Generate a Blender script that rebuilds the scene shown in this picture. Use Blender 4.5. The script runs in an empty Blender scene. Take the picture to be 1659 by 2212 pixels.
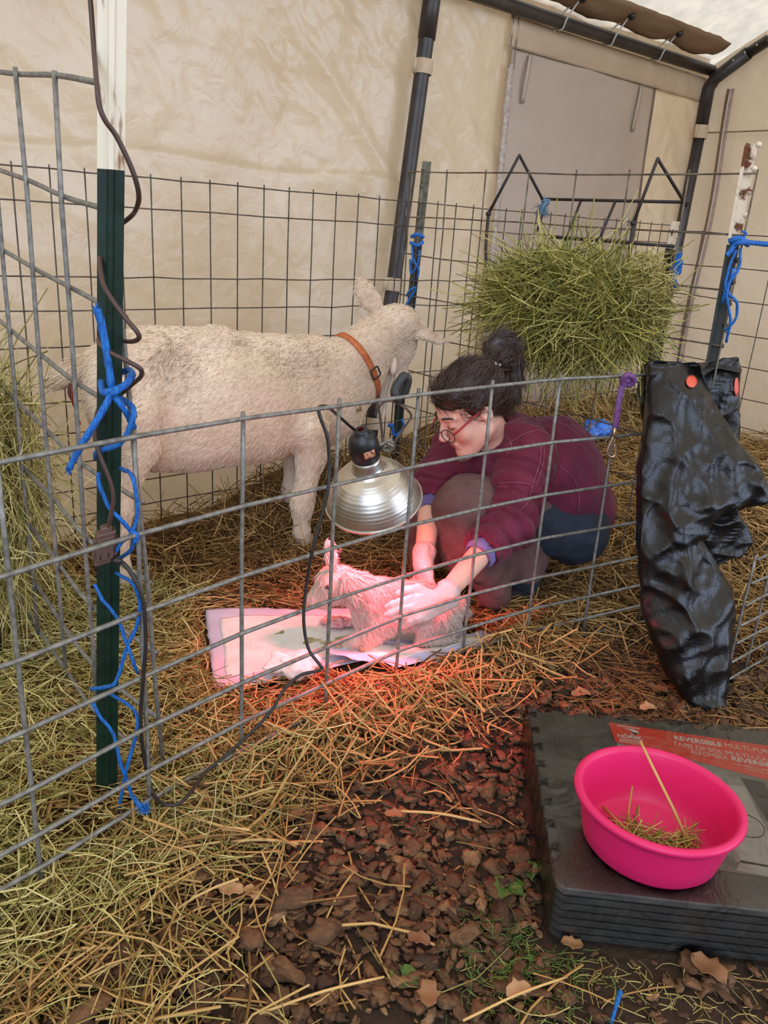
import bpy, bmesh, math, random
import numpy as np
from mathutils import Vector, Matrix, noise as mnoise
from mathutils.bvhtree import BVHTree

random.seed(7)
RNG = np.random.default_rng(11)
SC = bpy.context.scene
COL = SC.collection

# ------------------------------------------------------------------ camera
CAM_H, F_PX, PITCH, ROLL = 1.2, 1725.0, math.radians(20), math.radians(4)
_f = np.array([0, math.cos(PITCH), -math.sin(PITCH)])
_r0 = np.array([1.0, 0, 0]); _u0 = np.array([0, math.sin(PITCH), math.cos(PITCH)])
_r = _r0 * math.cos(ROLL) + _u0 * math.sin(ROLL)
_u = _u0 * math.cos(ROLL) - _r0 * math.sin(ROLL)
CPOS = np.array([0, 0, CAM_H])
cd = bpy.data.cameras.new('camera')
cam = bpy.data.objects.new('camera', cd); COL.objects.link(cam)
M = Matrix((( _r[0], _u[0], -_f[0], 0), (_r[1], _u[1], -_f[1], 0), (_r[2], _u[2], -_f[2], CAM_H), (0, 0, 0, 1)))
cam.matrix_world = M
cd.sensor_fit = 'VERTICAL'; cd.sensor_height = 36.0; cd.lens = F_PX / 2212 * 36.0
cd.clip_start = 0.02; cd.clip_end = 60
SC.camera = cam
SC.view_settings.view_transform = 'Standard'; SC.view_settings.look = 'None'
SC.view_settings.gamma = 1.0; SC.view_settings.use_curve_mapping = False
SC.view_settings.exposure = 0.0

# ------------------------------------------------------------------ world: bright overcast daylight, bluer low behind the viewer
w = bpy.data.worlds.new('sky'); SC.world = w; w.use_nodes = True
nt = w.node_tree; nt.nodes.clear()
wo = nt.nodes.new('ShaderNodeOutputWorld'); bg = nt.nodes.new('ShaderNodeBackground')
tc = nt.nodes.new('ShaderNodeTexCoord'); sep = nt.nodes.new('ShaderNodeSeparateXYZ')
nt.links.new(tc.outputs['Generated'], sep.inputs[0])
rp = nt.nodes.new('ShaderNodeValToRGB')
rp.color_ramp.elements[0].position = 0.0; rp.color_ramp.elements[0].color = (0.30, 0.28, 0.24, 1)
e = rp.color_ramp.elements.new(0.50); e.color = (0.34, 0.33, 0.32, 1)
e = rp.color_ramp.elements.new(0.62); e.color = (0.80, 0.74, 0.64, 1)
rp.color_ramp.elements[-1].position = 0.82; rp.color_ramp.elements[-1].color = (1.0, 0.90, 0.76, 1)
mr = nt.nodes.new('ShaderNodeMapRange'); mr.inputs[1].default_value = -1; mr.inputs[2].default_value = 1
nt.links.new(sep.outputs['Z'], mr.inputs[0]); nt.links.new(mr.outputs[0], rp.inputs[0])
# brighter, bluer sky at the open door behind; right-hand patch added for wall glints
dp = nt.nodes.new('ShaderNodeVectorMath'); dp.operation = 'DOT_PRODUCT'; dp.inputs[1].default_value = (-0.10, -0.90, 0.40)
nt.links.new(tc.outputs['Generated'], dp.inputs[0])
dm = nt.nodes.new('ShaderNodeMapRange'); dm.interpolation_type = 'SMOOTHSTEP'; dm.inputs[1].default_value = .88; dm.inputs[2].default_value = .95
nt.links.new(dp.outputs['Value'], dm.inputs[0])
mxw = nt.nodes.new('ShaderNodeMix'); mxw.data_type = 'RGBA'; mxw.inputs[7].default_value = (2.6, 3.1, 4.2, 1)
dp2 = nt.nodes.new('ShaderNodeVectorMath'); dp2.operation = 'DOT_PRODUCT'; dp2.inputs[1].default_value = (0.91, -0.36, 0.20)
nt.links.new(tc.outputs['Generated'], dp2.inputs[0])
dm2 = nt.nodes.new('ShaderNodeMapRange'); dm2.interpolation_type = 'SMOOTHSTEP'; dm2.inputs[1].default_value = .93; dm2.inputs[2].default_value = .975
nt.links.new(dp2.outputs['Value'], dm2.inputs[0])
dmx = nt.nodes.new('ShaderNodeMath'); dmx.operation = 'MAXIMUM'; nt.links.new(dm.outputs[0], dmx.inputs[0]); nt.links.new(dm2.outputs[0], dmx.inputs[1])
nt.links.new(dmx.outputs[0], mxw.inputs[0]); nt.links.new(rp.outputs[0], mxw.inputs[6])
nt.links.new(mxw.outputs[2], bg.inputs['Color']); bg.inputs['Strength'].default_value = WORLD_STRENGTH = 1.25
nt.links.new(bg.outputs[0], wo.inputs['Surface'])

SC.cycles.max_bounces = 6; SC.cycles.diffuse_bounces = 3; SC.cycles.glossy_bounces = 3
SC.cycles.transmission_bounces = 4; SC.cycles.transparent_max_bounces = 12
SC.cycles.caustics_reflective = False; SC.cycles.caustics_refractive = False
SC.cycles.sample_clamp_indirect = 6.0

# ------------------------------------------------------------------ helpers
def ray(px, py):
    d = _f * F_PX + (px - 829.5) * _r - (py - 1106) * _u
    return d / np.linalg.norm(d)
def at(px, py, Y):            # world point at forward distance Y
    d = ray(px, py); return CPOS + d * (Y / d[1])
def onz(px, py, z):
    d = ray(px, py); return CPOS + d * ((z - CAM_H) / d[2])
def onpl(px, py, P0, n):
    d = ray(px, py); return CPOS + d * (((np.array(P0, float) - CPOS) @ n) / (d @ n))
UW = np.array([0.7556, 0.655, 0.0])     # along the tent's long side
NW = np.array([0.655, -0.7556, 0.0])    # from that side into the tent
Z3 = np.array([0, 0, 1.0])

def S(r, g, b):
    f = lambda c: c / 12.92 if c <= 0.04045 else ((c + 0.055) / 1.055) ** 2.4
    return (f(r / 255), f(g / 255), f(b / 255), 1)

def tag(o, label=None, cat=None, group=None, kind=None):
    if label: o['label'] = label
    if cat: o['category'] = cat
    if group: o['group'] = group
    if kind: o['kind'] = kind
    return o

def thing(name, label, cat, loc, group=None):
    o = bpy.data.objects.new(name, None); COL.objects.link(o); o.empty_display_size = .05
    o.location = [float(v) for v in loc]
    return tag(o, label, cat, group)

def wloc(o):
    p = np.zeros(3)
    while o is not None:
        p += np.array(o.location); o = o.parent
    return p

def obj(name, V, Fc, mat, parent=None, smooth=True, attr=None, origin=None):
    """one mesh object from world-space vertices"""
    V = np.asarray(V, float).reshape(-1, 3)
    base = wloc(parent) if parent is not None else np.zeros(3)
    if parent is None:
        if origin is None:
            lo, hi = V.min(0), V.max(0); origin = np.array([(lo[0] + hi[0]) / 2, (lo[1] + hi[1]) / 2, lo[2]])
        loc = np.array(origin, float)
    else:
        loc = np.zeros(3)
    me = bpy.data.meshes.new(name)
    VV = V - base - loc
    if isinstance(Fc, np.ndarray):
        n, k = Fc.shape
        me.vertices.add(len(VV)); me.vertices.foreach_set('co', VV.ravel())
        me.loops.add(n * k); me.loops.foreach_set('vertex_index', Fc.ravel().astype(np.int32))
        me.polygons.add(n); me.polygons.foreach_set('loop_start', np.arange(0, n * k, k, dtype=np.int32))
        me.polygons.foreach_set('loop_total', np.full(n, k, dtype=np.int32))
        me.update(calc_edges=True)
    else:
        me.from_pydata([tuple(v) for v in VV], [], [tuple(int(i) for i in f) for f in Fc]); me.update()
    if smooth:
        me.polygons.foreach_set('use_smooth', np.ones(len(me.polygons), dtype=bool))
    if attr:
        for k_, a_ in attr.items():
            A = me.attributes.new(k_, 'FLOAT', 'POINT'); A.data.foreach_set('value', np.asarray(a_, np.float32))
    if mat is not None: me.materials.append(mat)
    o = bpy.data.objects.new(name, me); COL.objects.link(o)
    o.location = loc
    if parent is not None: o.parent = parent
    return o

class MB:
    """mesh buffer"""
    def __init__(s): s.V = []; s.F = []; s.n = 0
    def add(s, V, Fc):
        V = [tuple(float(c) for c in v) for v in V]
        s.F += [tuple(i + s.n for i in f) for f in Fc]; s.V += V; s.n += len(V); return s
    def tube(s, P, r, k=8, caps=True, flat=None):
        P = [np.array(p, float) for p in P]; m = len(P)
        R = r if hasattr(r, '__len__') else [r] * m
        V = []; up = None
        for i in range(m):
            t = P[min(i + 1, m - 1)] - P[max(i - 1, 0)]; t = t / (np.linalg.norm(t) + 1e-9)
            if up is None:
                up = np.array([0, 0, 1.0]) if abs(t[2]) < .9 else np.array([1.0, 0, 0])
            up = up - t * (up @ t); up /= np.linalg.norm(up) + 1e-9
            sd = np.cross(t, up)
            for j in range(k):
                a = 2 * math.pi * j / k
                fx = flat if flat else 1.0
                V.append(P[i] + R[i] * (math.cos(a) * up * fx + math.sin(a) * sd))
        Fc = [(i * k + j, i * k + (j + 1) % k, (i + 1) * k + (j + 1) % k, (i + 1) * k + j) for i in range(m - 1) for j in range(k)]
        if caps:
            Fc.append(tuple(range(k - 1, -1, -1))); Fc.append(tuple((m - 1) * k + j for j in range(k)))
        return s.add(V, Fc)
    def box(s, c, d, ax=None):
        c = np.array(c, float); ax = ax if ax is not None else np.eye(3)
        V = [c + ax[0] * d[0] / 2 * x + ax[1] * d[1] / 2 * y + ax[2] * d[2] / 2 * z for x in (-1, 1) for y in (-1, 1) for z in (-1, 1)]
        return s.add(V, [(0, 1, 3, 2), (4, 6, 7, 5), (0, 4, 5, 1), (2, 3, 7, 6), (0, 2, 6, 4), (1, 5, 7, 3)])
    def lathe(s, prof, c, axis=(0, 0, 1), k=48, ref=None, sx=1.0):
        ax = np.array(axis, float); ax /= np.linalg.norm(ax)
        rf = np.array(ref if ref is not None else ((1, 0, 0) if abs(ax[0]) < .9 else (0, 1, 0)), float)
        rf = rf - ax * (rf @ ax); rf /= np.linalg.norm(rf); sd = np.cross(ax, rf); m = len(prof)
        V = [np.array(c) + ax * h + r_ * (math.cos(2 * math.pi * j / k) * rf * sx + math.sin(2 * math.pi * j / k) * sd) for r_, h in prof for j in range(k)]
        Fc = [(i * k + j, i * k + (j + 1) % k, (i + 1) * k + (j + 1) % k, (i + 1) * k + j) for i in range(m - 1) for j in range(k)]
        return s.add(V, Fc)
    def ell(s, c, r, ax=None, nu=16, nv=10):
        ax = ax if ax is not None else np.eye(3); V = []; Fc = []
        for i in range(nv + 1):
            th = math.pi * i / nv
            for j in range(nu):
                ph = 2 * math.pi * j / nu
                V.append(np.array(c) + ax[0] * r[0] * math.sin(th) * math.cos(ph) + ax[1] * r[1] * math.sin(th) * math.sin(ph) + ax[2] * r[2] * math.cos(th))
        for i in range(nv):
            for j in range(nu): Fc.append((i * nu + j, (i + 1) * nu + j, (i + 1) * nu + (j + 1) % nu, i * nu + (j + 1) % nu))
        return s.add(V, Fc)
    def extr(s, poly, a, b):
        """polygon (list of 3D offsets) swept from a to b"""
        a = np.array(a); b = np.array(b); k = len(poly)
        V = [a + np.array(q) for q in poly] + [b + np.array(q) for q in poly]
        Fc = [(j, (j + 1) % k, k + (j + 1) % k, k + j) for j in range(k)] + [tuple(range(k - 1, -1, -1)), tuple(range(k, 2 * k))]
        return s.add(V, Fc)
    def build(s, name, mat, parent=None, smooth=True, **kw):
        return obj(name, s.V, s.F, mat, parent, smooth, **kw)

def spline(P, n=8):
    """Catmull-Rom through points"""
    P = [np.array(p, float) for p in P]; P = [2 * P[0] - P[1]] + P + [2 * P[-1] - P[-2]]; out = []
    for i in range(1, len(P) - 2):
        for q in range(n):
            t = q / n
            out.append(.5 * ((2 * P[i]) + (-P[i - 1] + P[i + 1]) * t + (2 * P[i - 1] - 5 * P[i] + 4 * P[i + 1] - P[i + 2]) * t * t + (-P[i - 1] + 3 * P[i] - 3 * P[i + 1] + P[i + 2]) * t ** 3))
    out.append(P[-2]); return out

def grid(fn, nu, nv):
    V = np.array([fn(i / (nu - 1), j / (nv - 1)) for j in range(nv) for i in range(nu)], float)
    I = np.arange(nu * nv).reshape(nv, nu)
    Fc = np.stack([I[:-1, :-1].ravel(), I[:-1, 1:].ravel(), I[1:, 1:].ravel(), I[1:, :-1].ravel()], 1)
    return V, Fc

def nz(p, s=1.0, o=3):
    return mnoise.fractal(Vector((float(p[0]) * s, float(p[1]) * s, float(p[2]) * s)), 1.0, 2.0, o)
def ridge(p, s=1.0):
    v = Vector((float(p[0]) * s, float(p[1]) * s, float(p[2]) * s))
    return 1 - abs(mnoise.noise(v)) * 2 + .5 * (1 - abs(mnoise.noise(v * 2.1 + Vector((7, 3, 1)))) * 2)

def solidify(o, t, off=0):
    m = o.modifiers.new('thickness', 'SOLIDIFY'); m.thickness = t; m.offset = off; return o

# ------------------------------------------------------------------ signed-distance bodies -> one continuous mesh (surface nets)
class SDF:
    def __init__(s, lo, hi, h):
        s.lo = np.array(lo, float); s.h = h
        s.n = np.ceil((np.array(hi) - s.lo) / h).astype(int) + 1
        s.D = np.full(s.n, 1.0, np.float32)
        s.ax = [s.lo[i] + np.arange(s.n[i]) * h for i in range(3)]
    def _box(s, lo, hi):
        a = np.clip(np.floor((np.array(lo) - s.lo) / s.h).astype(int), 0, s.n - 1)
        b = np.clip(np.ceil((np.array(hi) - s.lo) / s.h).astype(int) + 1, 1, s.n)
        sl = tuple(slice(a[i], max(b[i], a[i] + 1)) for i in range(3))
        X, Y, Z = np.meshgrid(s.ax[0][sl[0]], s.ax[1][sl[1]], s.ax[2][sl[2]], indexing='ij')
        return sl, np.stack([X, Y, Z], -1)
    def _mix(s, sl, d, k, sub):
        A = s.D[sl]
        if sub:
            d = -d; hh = np.clip(.5 - .5 * (A - d) / k, 0, 1) if k > 0 else None
            s.D[sl] = (A * (1 - hh) + d * hh + k * hh * (1 - hh)) if k > 0 else np.maximum(A, d)
        else:
            if k > 0:
                hh = np.clip(.5 + .5 * (A - d) / k, 0, 1); s.D[sl] = A * (1 - hh) + d * hh - k * hh * (1 - hh)
            else: s.D[sl] = np.minimum(A, d)
    def cap(s, a, b, r1, r2=None, k=.02, sq=None, sub=False):
        r2 = r1 if r2 is None else r2; a = np.array(a, float); b = np.array(b, float)
        R = max(r1, r2) * (max(1, sq[1]) if sq else 1) + k + 3 * s.h
        sl, P = s._box(np.minimum(a, b) - R, np.maximum(a, b) + R)
        ab = b - a; L2 = ab @ ab + 1e-12
        q = P - a; t = np.clip((q @ ab) / L2, 0, 1); v = q - t[..., None] * ab
        if sq:
            n = np.array(sq[0], float); n /= np.linalg.norm(n); v = v + ((1 / sq[1] - 1) * (v @ n))[..., None] * n
        d = np.linalg.norm(v, axis=-1) - (r1 + (r2 - r1) * t)
        s._mix(sl, d, k, sub); return s
    def ell(s, c, r, ax=None, k=.02, sub=False):
        c = np.array(c, float); r = np.array(r, float); R = r.max() + k + 3 * s.h
        sl, P = s._box(c - R, c + R); q = P - c
        if ax is not None: q = q @ np.array(ax).T
        k0 = np.linalg.norm(q / r, axis=-1); k1 = np.linalg.norm(q / r ** 2, axis=-1) + 1e-9
        s._mix(sl, k0 * (k0 - 1) / k1, k, sub); return s
    def chain(s, P, R, k=.02, sq=None):
        for i in range(len(P) - 1): s.cap(P[i], P[i + 1], R[i], R[i + 1], k, sq)
        return s
    def plane(s, c, n, k=.0):          # cut away the side n points to
        c = np.array(c, float); n = np.array(n, float); n /= np.linalg.norm(n)
        X, Y, Z = np.meshgrid(*s.ax, indexing='ij')
        d = (X - c[0]) * n[0] + (Y - c[1]) * n[1] + (Z - c[2]) * n[2]
        s.D = np.maximum(s.D, d); return s
    def mesh(s):
        D = s.D; n = s.n; Sg = D < 0
        c = Sg[:-1, :-1, :-1].astype(np.int8)
        tot = np.zeros(n - 1, np.int8)
        for i in (0, 1):
            for j in (0, 1):
                for k in (0, 1): tot += Sg[i:n[0] - 1 + i, j:n[1] - 1 + j, k:n[2] - 1 + k]
        act = (tot > 0) & (tot < 8)
        I, J, K = np.nonzero(act); idx = np.full(n - 1, -1, np.int32); idx[I, J, K] = np.arange(len(I))
        acc = np.zeros((len(I), 3)); cnt = np.zeros(len(I))
        cs = [(i, j, k) for i in (0, 1) for j in (0, 1) for k in (0, 1)]
        for a in cs:
            for ax in range(3):
                if a[ax] == 1: continue
                b = list(a); b[ax] = 1
                da = D[I + a[0], J + a[1], K + a[2]]; db = D[I + b[0], J + b[1], K + b[2]]
                m = (da < 0) != (db < 0); t = np.where(m, da / (da - db + 1e-12), 0)
                p = np.tile(np.array(a, float), (len(I), 1)); p[:, ax] += t
                acc[m] += p[m]; cnt[m] += 1
        V = s.lo + s.h * (np.stack([I, J, K], 1) + acc / cnt[:, None])
        Q = []
        for ax in range(3):
            o1, o2 = [(1, 2), (2, 0), (0, 1)][ax]
            A = [slice(None)] * 3; B = [slice(None)] * 3
            A[ax] = slice(0, n[ax] - 1); B[ax] = slice(1, n[ax])
            sa = Sg[tuple(A)]; sb = Sg[tuple(B)]
            m = sa != sb; i, j, k = np.nonzero(m); E = [i, j, k]
            ok = (E[o1] > 0) & (E[o2] > 0) & (E[o1] < n[o1] - 1) & (E[o2] < n[o2] - 1)
            E = [e_[ok] for e_ in E]; inside = sa[E[0], E[1], E[2]]
            def cell(d1, d2):
                q = [e_.copy() for e_ in E]; q[o1] = q[o1] - d1; q[o2] = q[o2] - d2; return idx[q[0], q[1], q[2]]
            q = np.stack([cell(1, 1), cell(0, 1), cell(0, 0), cell(1, 0)], 1)
            q[~inside] = q[~inside][:, ::-1]; Q.append(q)
        Fc = np.concatenate(Q).astype(np.int64)
        return V, Fc

def vnormals(V, Fc):
    N = np.zeros_like(V); a = V[Fc[:, 2]] - V[Fc[:, 0]]; b = V[Fc[:, 3]] - V[Fc[:, 1]]
    fn = np.cross(a, b)
    for i in range(4): np.add.at(N, Fc[:, i], fn)
    return N / (np.linalg.norm(N, axis=1, keepdims=True) + 1e-12)
def smooth(V, Fc, it=2, w=.5):
    V = V.copy()
    for _ in range(it):
        A = np.zeros_like(V); c = np.zeros(len(V))
        for i in range(4):
            a, b = Fc[:, i], Fc[:, (i + 1) % 4]
            np.add.at(A, a, V[b]); np.add.at(c, a, 1); np.add.at(A, b, V[a]); np.add.at(c, b, 1)
        V = V * (1 - w) + w * A / np.maximum(c, 1)[:, None]
    return V
def wrinkle(V, Fc, fn):
    N = vnormals(V, Fc); return V + N * np.array([fn(p) for p in V])[:, None]

# ------------------------------------------------------------------ strands (straw, hay, hair): thin tapered prisms in one mesh
def strand_arrays(C, W, sides=3, taper=(1, 1)):
    """C: (n,m,3) centre lines, W: (n,) half widths"""
    n, m, _ = C.shape
    T = np.gradient(C, axis=1); T /= np.linalg.norm(T, axis=2, keepdims=True) + 1e-9
    ref = RNG.normal(size=(n, 1, 3)); A = np.cross(T, ref); A /= np.linalg.norm(A, axis=2, keepdims=True) + 1e-9
    B = np.cross(T, A)
    tp = np.linspace(taper[0], taper[1], m)[None, :, None]
    ws = W[:, None, None] * tp
    rings = []
    for j in range(sides):
        a = 2 * math.pi * j / sides
        rings.append(C + ws * (math.cos(a) * A + math.sin(a) * B * .8))
    if sides == 2: rings = [C + ws * A, C - ws * A]
    V = np.stack(rings, 2).reshape(-1, 3)                       # n,m,sides
    base = (np.arange(n) * m * sides)[:, None, None]; i = np.arange(m - 1)[None, :, None] * sides
    if sides == 2:
        f = np.stack([base + i, base + i + 1, base + i + 3, base + i + 2], -1).reshape(-1, 4)
    else:
        j = np.arange(sides)[None, None, :]; j2 = (j + 1) % sides
        f = np.stack([base + i + j, base + i + j2, base + i + sides + j2, base + i + sides + j], -1).reshape(-1, 4)
    return V, f

def sample_mesh(V, Fc, n, wfn=None):
    a = V[Fc[:, 0]]; ar = np.linalg.norm(np.cross(V[Fc[:, 2]] - a, V[Fc[:, 3]] - V[Fc[:, 1]]), axis=1)
    if wfn is not None: ar = ar * np.array([wfn(c) for c in V[Fc].mean(1)])
    f = RNG.choice(len(Fc), n, p=ar / ar.sum()); u = RNG.random((n, 1)); v = RNG.random((n, 1))
    q = V[Fc[f]]; P = (q[:, 0] * (1 - u) + q[:, 1] * u) * (1 - v) + (q[:, 3] * (1 - u) + q[:, 2] * u) * v
    N = vnormals(V, Fc)[Fc[f]].mean(1); N /= np.linalg.norm(N, axis=1, keepdims=True) + 1e-9
    return P, N

def fur(name, V, Fc, n, L, W, flow, lift, mat, parent, wfn=None, wave=0.0, kind='stuff', m=4):
    """short coat: tapered ribbons that leave the skin and lie along the flow direction"""
    P, N = sample_mesh(V, Fc, n, wfn)
    Fl = flow(P); Fl = Fl / (np.linalg.norm(Fl, axis=1, keepdims=True) + 1e-9); Fl = Fl + RNG.normal(scale=.25, size=Fl.shape); Fl = Fl - N * (Fl * N).sum(1, keepdims=True)
    Fl /= np.linalg.norm(Fl, axis=1, keepdims=True) + 1e-9
    Ls = L * (.6 + .8 * RNG.random(n)); t = np.linspace(0, 1, m)
    side = np.cross(N, Fl)
    ph = RNG.random((n, 1)) * 6.28
    C = P[:, None, :] - N[:, None, :] * .001 + Ls[:, None, None] * (Fl[:, None, :] * t[None, :, None] + lift * N[:, None, :] * (t * (1.2 - .5 * t))[None, :, None])
    if wave: C = C + side[:, None, :] * (np.sin(ph + 5 * t[None, :]) * t[None, :] * wave * Ls[:, None])[..., None]
    Vv, f = strand_arrays(C, np.full(n, W) * (.7 + .6 * RNG.random(n)), 2, (1, .15))
    o = obj(name, Vv, f, mat, parent, True, {'rnd': np.repeat(RNG.random(n), m * 2)})
    if kind: o['kind'] = kind
    return o

# ------------------------------------------------------------------ materials
MATS = {}
def mat(name, c1, c2=None, scale=8.0, rough=.6, bump=0.0, bscale=60.0, metal=0.0, spec=.5, ramp=None, transl=0.0, coat=0.0,
        sheen=0.0, alpha=1.0, mix=(.35, .65), detail=4.0, weave=None, rough2=None, tcol=None, stretch=None, bdist=.01, bump2=None, vary=None, ntype=None):
    if name in MATS: return MATS[name]
    m = bpy.data.materials.new(name); MATS[name] = m; m.use_nodes = True
    t = m.node_tree; N = t.nodes; Lk = t.links; b = N['Principled BSDF']; out = N['Material Output']
    b.inputs['Roughness'].default_value = rough; b.inputs['Metallic'].default_value = metal
    b.inputs['Specular IOR Level'].default_value = spec
    b.inputs['Coat Weight'].default_value = coat; b.inputs['Sheen Weight'].default_value = sheen
    tcn = N.new('ShaderNodeTexCoord'); vec = tcn.outputs['Object']
    if stretch:
        mp = N.new('ShaderNodeMapping'); mp.inputs['Scale'].default_value = stretch; Lk.new(vec, mp.inputs[0]); vec2 = mp.outputs[0]
    else: vec2 = vec
    colsock = None
    if ramp:
        at_ = N.new('ShaderNodeAttribute'); at_.attribute_name = 'rnd'
        cr = N.new('ShaderNodeValToRGB'); els = cr.color_ramp.elements
        els[0].position = 0; els[0].color = ramp[0]; els[-1].position = 1; els[-1].color = ramp[-1]
        for i, c in enumerate(ramp[1:-1]):
            e_ = els.new((i + 1) / (len(ramp) - 1)); e_.color = c
        Lk.new(at_.outputs['Fac'], cr.inputs[0]); colsock = cr.outputs[0]
        if vary:
            vn = N.new('ShaderNodeTexNoise'); vn.inputs['Scale'].default_value = vary[0]; vn.inputs['Detail'].default_value = 6; vn.inputs['Roughness'].default_value = .7
            Lk.new(vec2, vn.inputs['Vector']); vm = N.new('ShaderNodeMapRange'); vm.inputs[1].default_value = .3; vm.inputs[2].default_value = .7; vm.inputs[3].default_value = vary[1]; vm.inputs[4].default_value = vary[2]
            Lk.new(vn.outputs['Fac'], vm.inputs[0]); vx = N.new('ShaderNodeVectorMath'); vx.operation = 'SCALE'; Lk.new(colsock, vx.inputs[0]); Lk.new(vm.outputs[0], vx.inputs['Scale']); colsock = vx.outputs[0]
    elif c2 is not None:
        ns = N.new('ShaderNodeTexNoise'); ns.inputs['Scale'].default_value = scale; ns.inputs['Detail'].default_value = detail
        Lk.new(vec2, ns.inputs['Vector'])
        cr = N.new('ShaderNodeValToRGB'); cr.color_ramp.elements[0].position = mix[0]; cr.color_ramp.elements[0].color = c1
        cr.color_ramp.elements[1].position = mix[1]; cr.color_ramp.elements[1].color = c2
        Lk.new(ns.outputs['Fac'], cr.inputs[0]); colsock = cr.outputs[0]
        if rough2 is not None:
            mrn = N.new('ShaderNodeMapRange'); mrn.inputs[3].default_value = rough; mrn.inputs[4].default_value = rough2
            Lk.new(ns.outputs['Fac'], mrn.inputs[0]); Lk.new(mrn.outputs[0], b.inputs['Roughness'])
    if colsock is not None: Lk.new(colsock, b.inputs['Base Color'])
    else: b.inputs['Base Color'].default_value = c1
    hs = None
    if bump:
        bn = N.new('ShaderNodeTexNoise'); bn.inputs['Scale'].default_value = bscale; bn.inputs['Detail'].default_value = 5
        if ntype: bn.noise_type = ntype; bn.inputs['Distortion'].default_value = .6
        Lk.new(vec2, bn.inputs['Vector']); hs = bn.outputs['Fac']
        if bump2:
            b2 = N.new('ShaderNodeTexNoise'); b2.inputs['Scale'].default_value = bump2[0]; b2.inputs['Detail'].default_value = 6
            b2.inputs['Distortion'].default_value = .8
            Lk.new(vec, b2.inputs['Vector']); mm = N.new('ShaderNodeMath'); mm.operation = 'MULTIPLY_ADD'
            mm.inputs[1].default_value = bump2[1]; Lk.new(b2.outputs['Fac'], mm.inputs[0]); Lk.new(hs, mm.inputs[2]); hs = mm.outputs[0]
    if weave:
        wv = N.new('ShaderNodeTexWave'); wv.inputs['Scale'].default_value = weave; wv.bands_direction = 'X'
        wv2 = N.new('ShaderNodeTexWave'); wv2.inputs['Scale'].default_value = weave; wv2.bands_direction = 'Z'
        Lk.new(vec, wv.inputs['Vector']); Lk.new(vec, wv2.inputs['Vector'])
        mx = N.new('ShaderNodeMath'); mx.operation = 'MULTIPLY'; Lk.new(wv.outputs['Fac'], mx.inputs[0]); Lk.new(wv2.outputs['Fac'], mx.inputs[1])
        if hs is not None:
            ad = N.new('ShaderNodeMath'); ad.operation = 'ADD'; Lk.new(hs, ad.inputs[0]); Lk.new(mx.outputs[0], ad.inputs[1]); hs = ad.outputs[0]
        else: hs = mx.outputs[0]
    if hs is not None:
        bp = N.new('ShaderNodeBump'); bp.inputs['Strength'].default_value = bump or .4; bp.inputs['Distance'].default_value = bdist
        Lk.new(hs, bp.inputs['Height']); Lk.new(bp.outputs[0], b.inputs['Normal'])
    sh = b.outputs[0]
    if transl:
        tl = N.new('ShaderNodeBsdfTranslucent'); mxs = N.new('ShaderNodeMixShader'); mxs.inputs[0].default_value = transl
        if tcol is not None: tl.inputs['Color'].default_value = tcol
        elif colsock is not None: Lk.new(colsock, tl.inputs['Color'])
        else: tl.inputs['Color'].default_value = c1
        Lk.new(sh, mxs.inputs[1]); Lk.new(tl.outputs[0], mxs.inputs[2]); sh = mxs.outputs[0]
    if alpha < 1:
        tr = N.new('ShaderNodeBsdfTransparent'); mxa = N.new('ShaderNodeMixShader'); mxa.inputs[0].default_value = alpha
        Lk.new(tr.outputs[0], mxa.inputs[1]); Lk.new(sh, mxa.inputs[2]); sh = mxa.outputs[0]
    Lk.new(sh, out.inputs['Surface'])
    return m

m_wall = mat('tent_fabric', S(226, 206, 176), S(216, 193, 160), 2.2, .28, .5, 5.0, transl=.40, spec=.6, stretch=(1, 1, .7), bdist=.035, bump2=(16, .35), ntype='RIDGED_MULTIFRACTAL')
m_flap = mat('tent_flap_fabric', S(206, 186, 164), S(198, 177, 155), 3, .6, .3, 6, transl=.26, bdist=.02)
m_seam = mat('seam_tape', S(150, 130, 105), S(128, 110, 90), 30, .7)
m_roof = mat('white_roof_fabric', S(250, 250, 246), S(225, 228, 228), 9, .5, .3, 14, transl=.75, bdist=.02)
m_hem = mat('brown_hem_fabric', S(150, 122, 92), S(136, 108, 80), 6, .6, .3, 12)
m_tube = mat('dark_painted_steel', S(68, 62, 57), S(54, 48, 43), 14, .42, .06, 200, metal=.25)
m_strap = mat('beige_strap', S(205, 182, 148), S(190, 165, 132), 30, .8, .2, 200)
m_bung = mat('white_bungee', S(205, 198, 186), None, rough=.7)
m_black = mat('black_plastic', S(26, 25, 25), S(36, 34, 34), 20, .38)
m_galv = mat('galvanised_wire', S(140, 138, 128), S(108, 104, 96), 60, .5, .25, 160, metal=.45, bdist=.002)
m_galv2 = mat('dull_galvanised_wire', S(118, 112, 100), S(86, 80, 70), 40, .6, .2, 150, metal=.3, bdist=.002)
m_wire = mat('weathered_wire', S(92, 84, 72), S(66, 56, 46), 30, .65, .2, 100, metal=.25, bdist=.002)
m_lich = mat('rusty_lichen_wire', S(118, 108, 88), S(78, 62, 46), 26, .75, .3, 120, bdist=.002)
m_iron = mat('dark_iron', S(44, 40, 38), S(58, 48, 42), 30, .6, .2, 100, metal=.3, bdist=.002)
m_green = mat('dark_green_enamel', S(20, 46, 32), S(14, 32, 22), 25, .42, .1, 80, bdist=.002, spec=.3)
m_greenw = mat('worn_green_enamel', S(38, 52, 46), S(62, 58, 50), 30, .6, .3, 80, bdist=.003)
m_white = mat('rust_streaked_white_paint', S(226, 214, 188), S(138, 92, 50), 26, .55, .15, 60, mix=(.58, .70), stretch=(3, 3, .5), bdist=.002)
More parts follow.
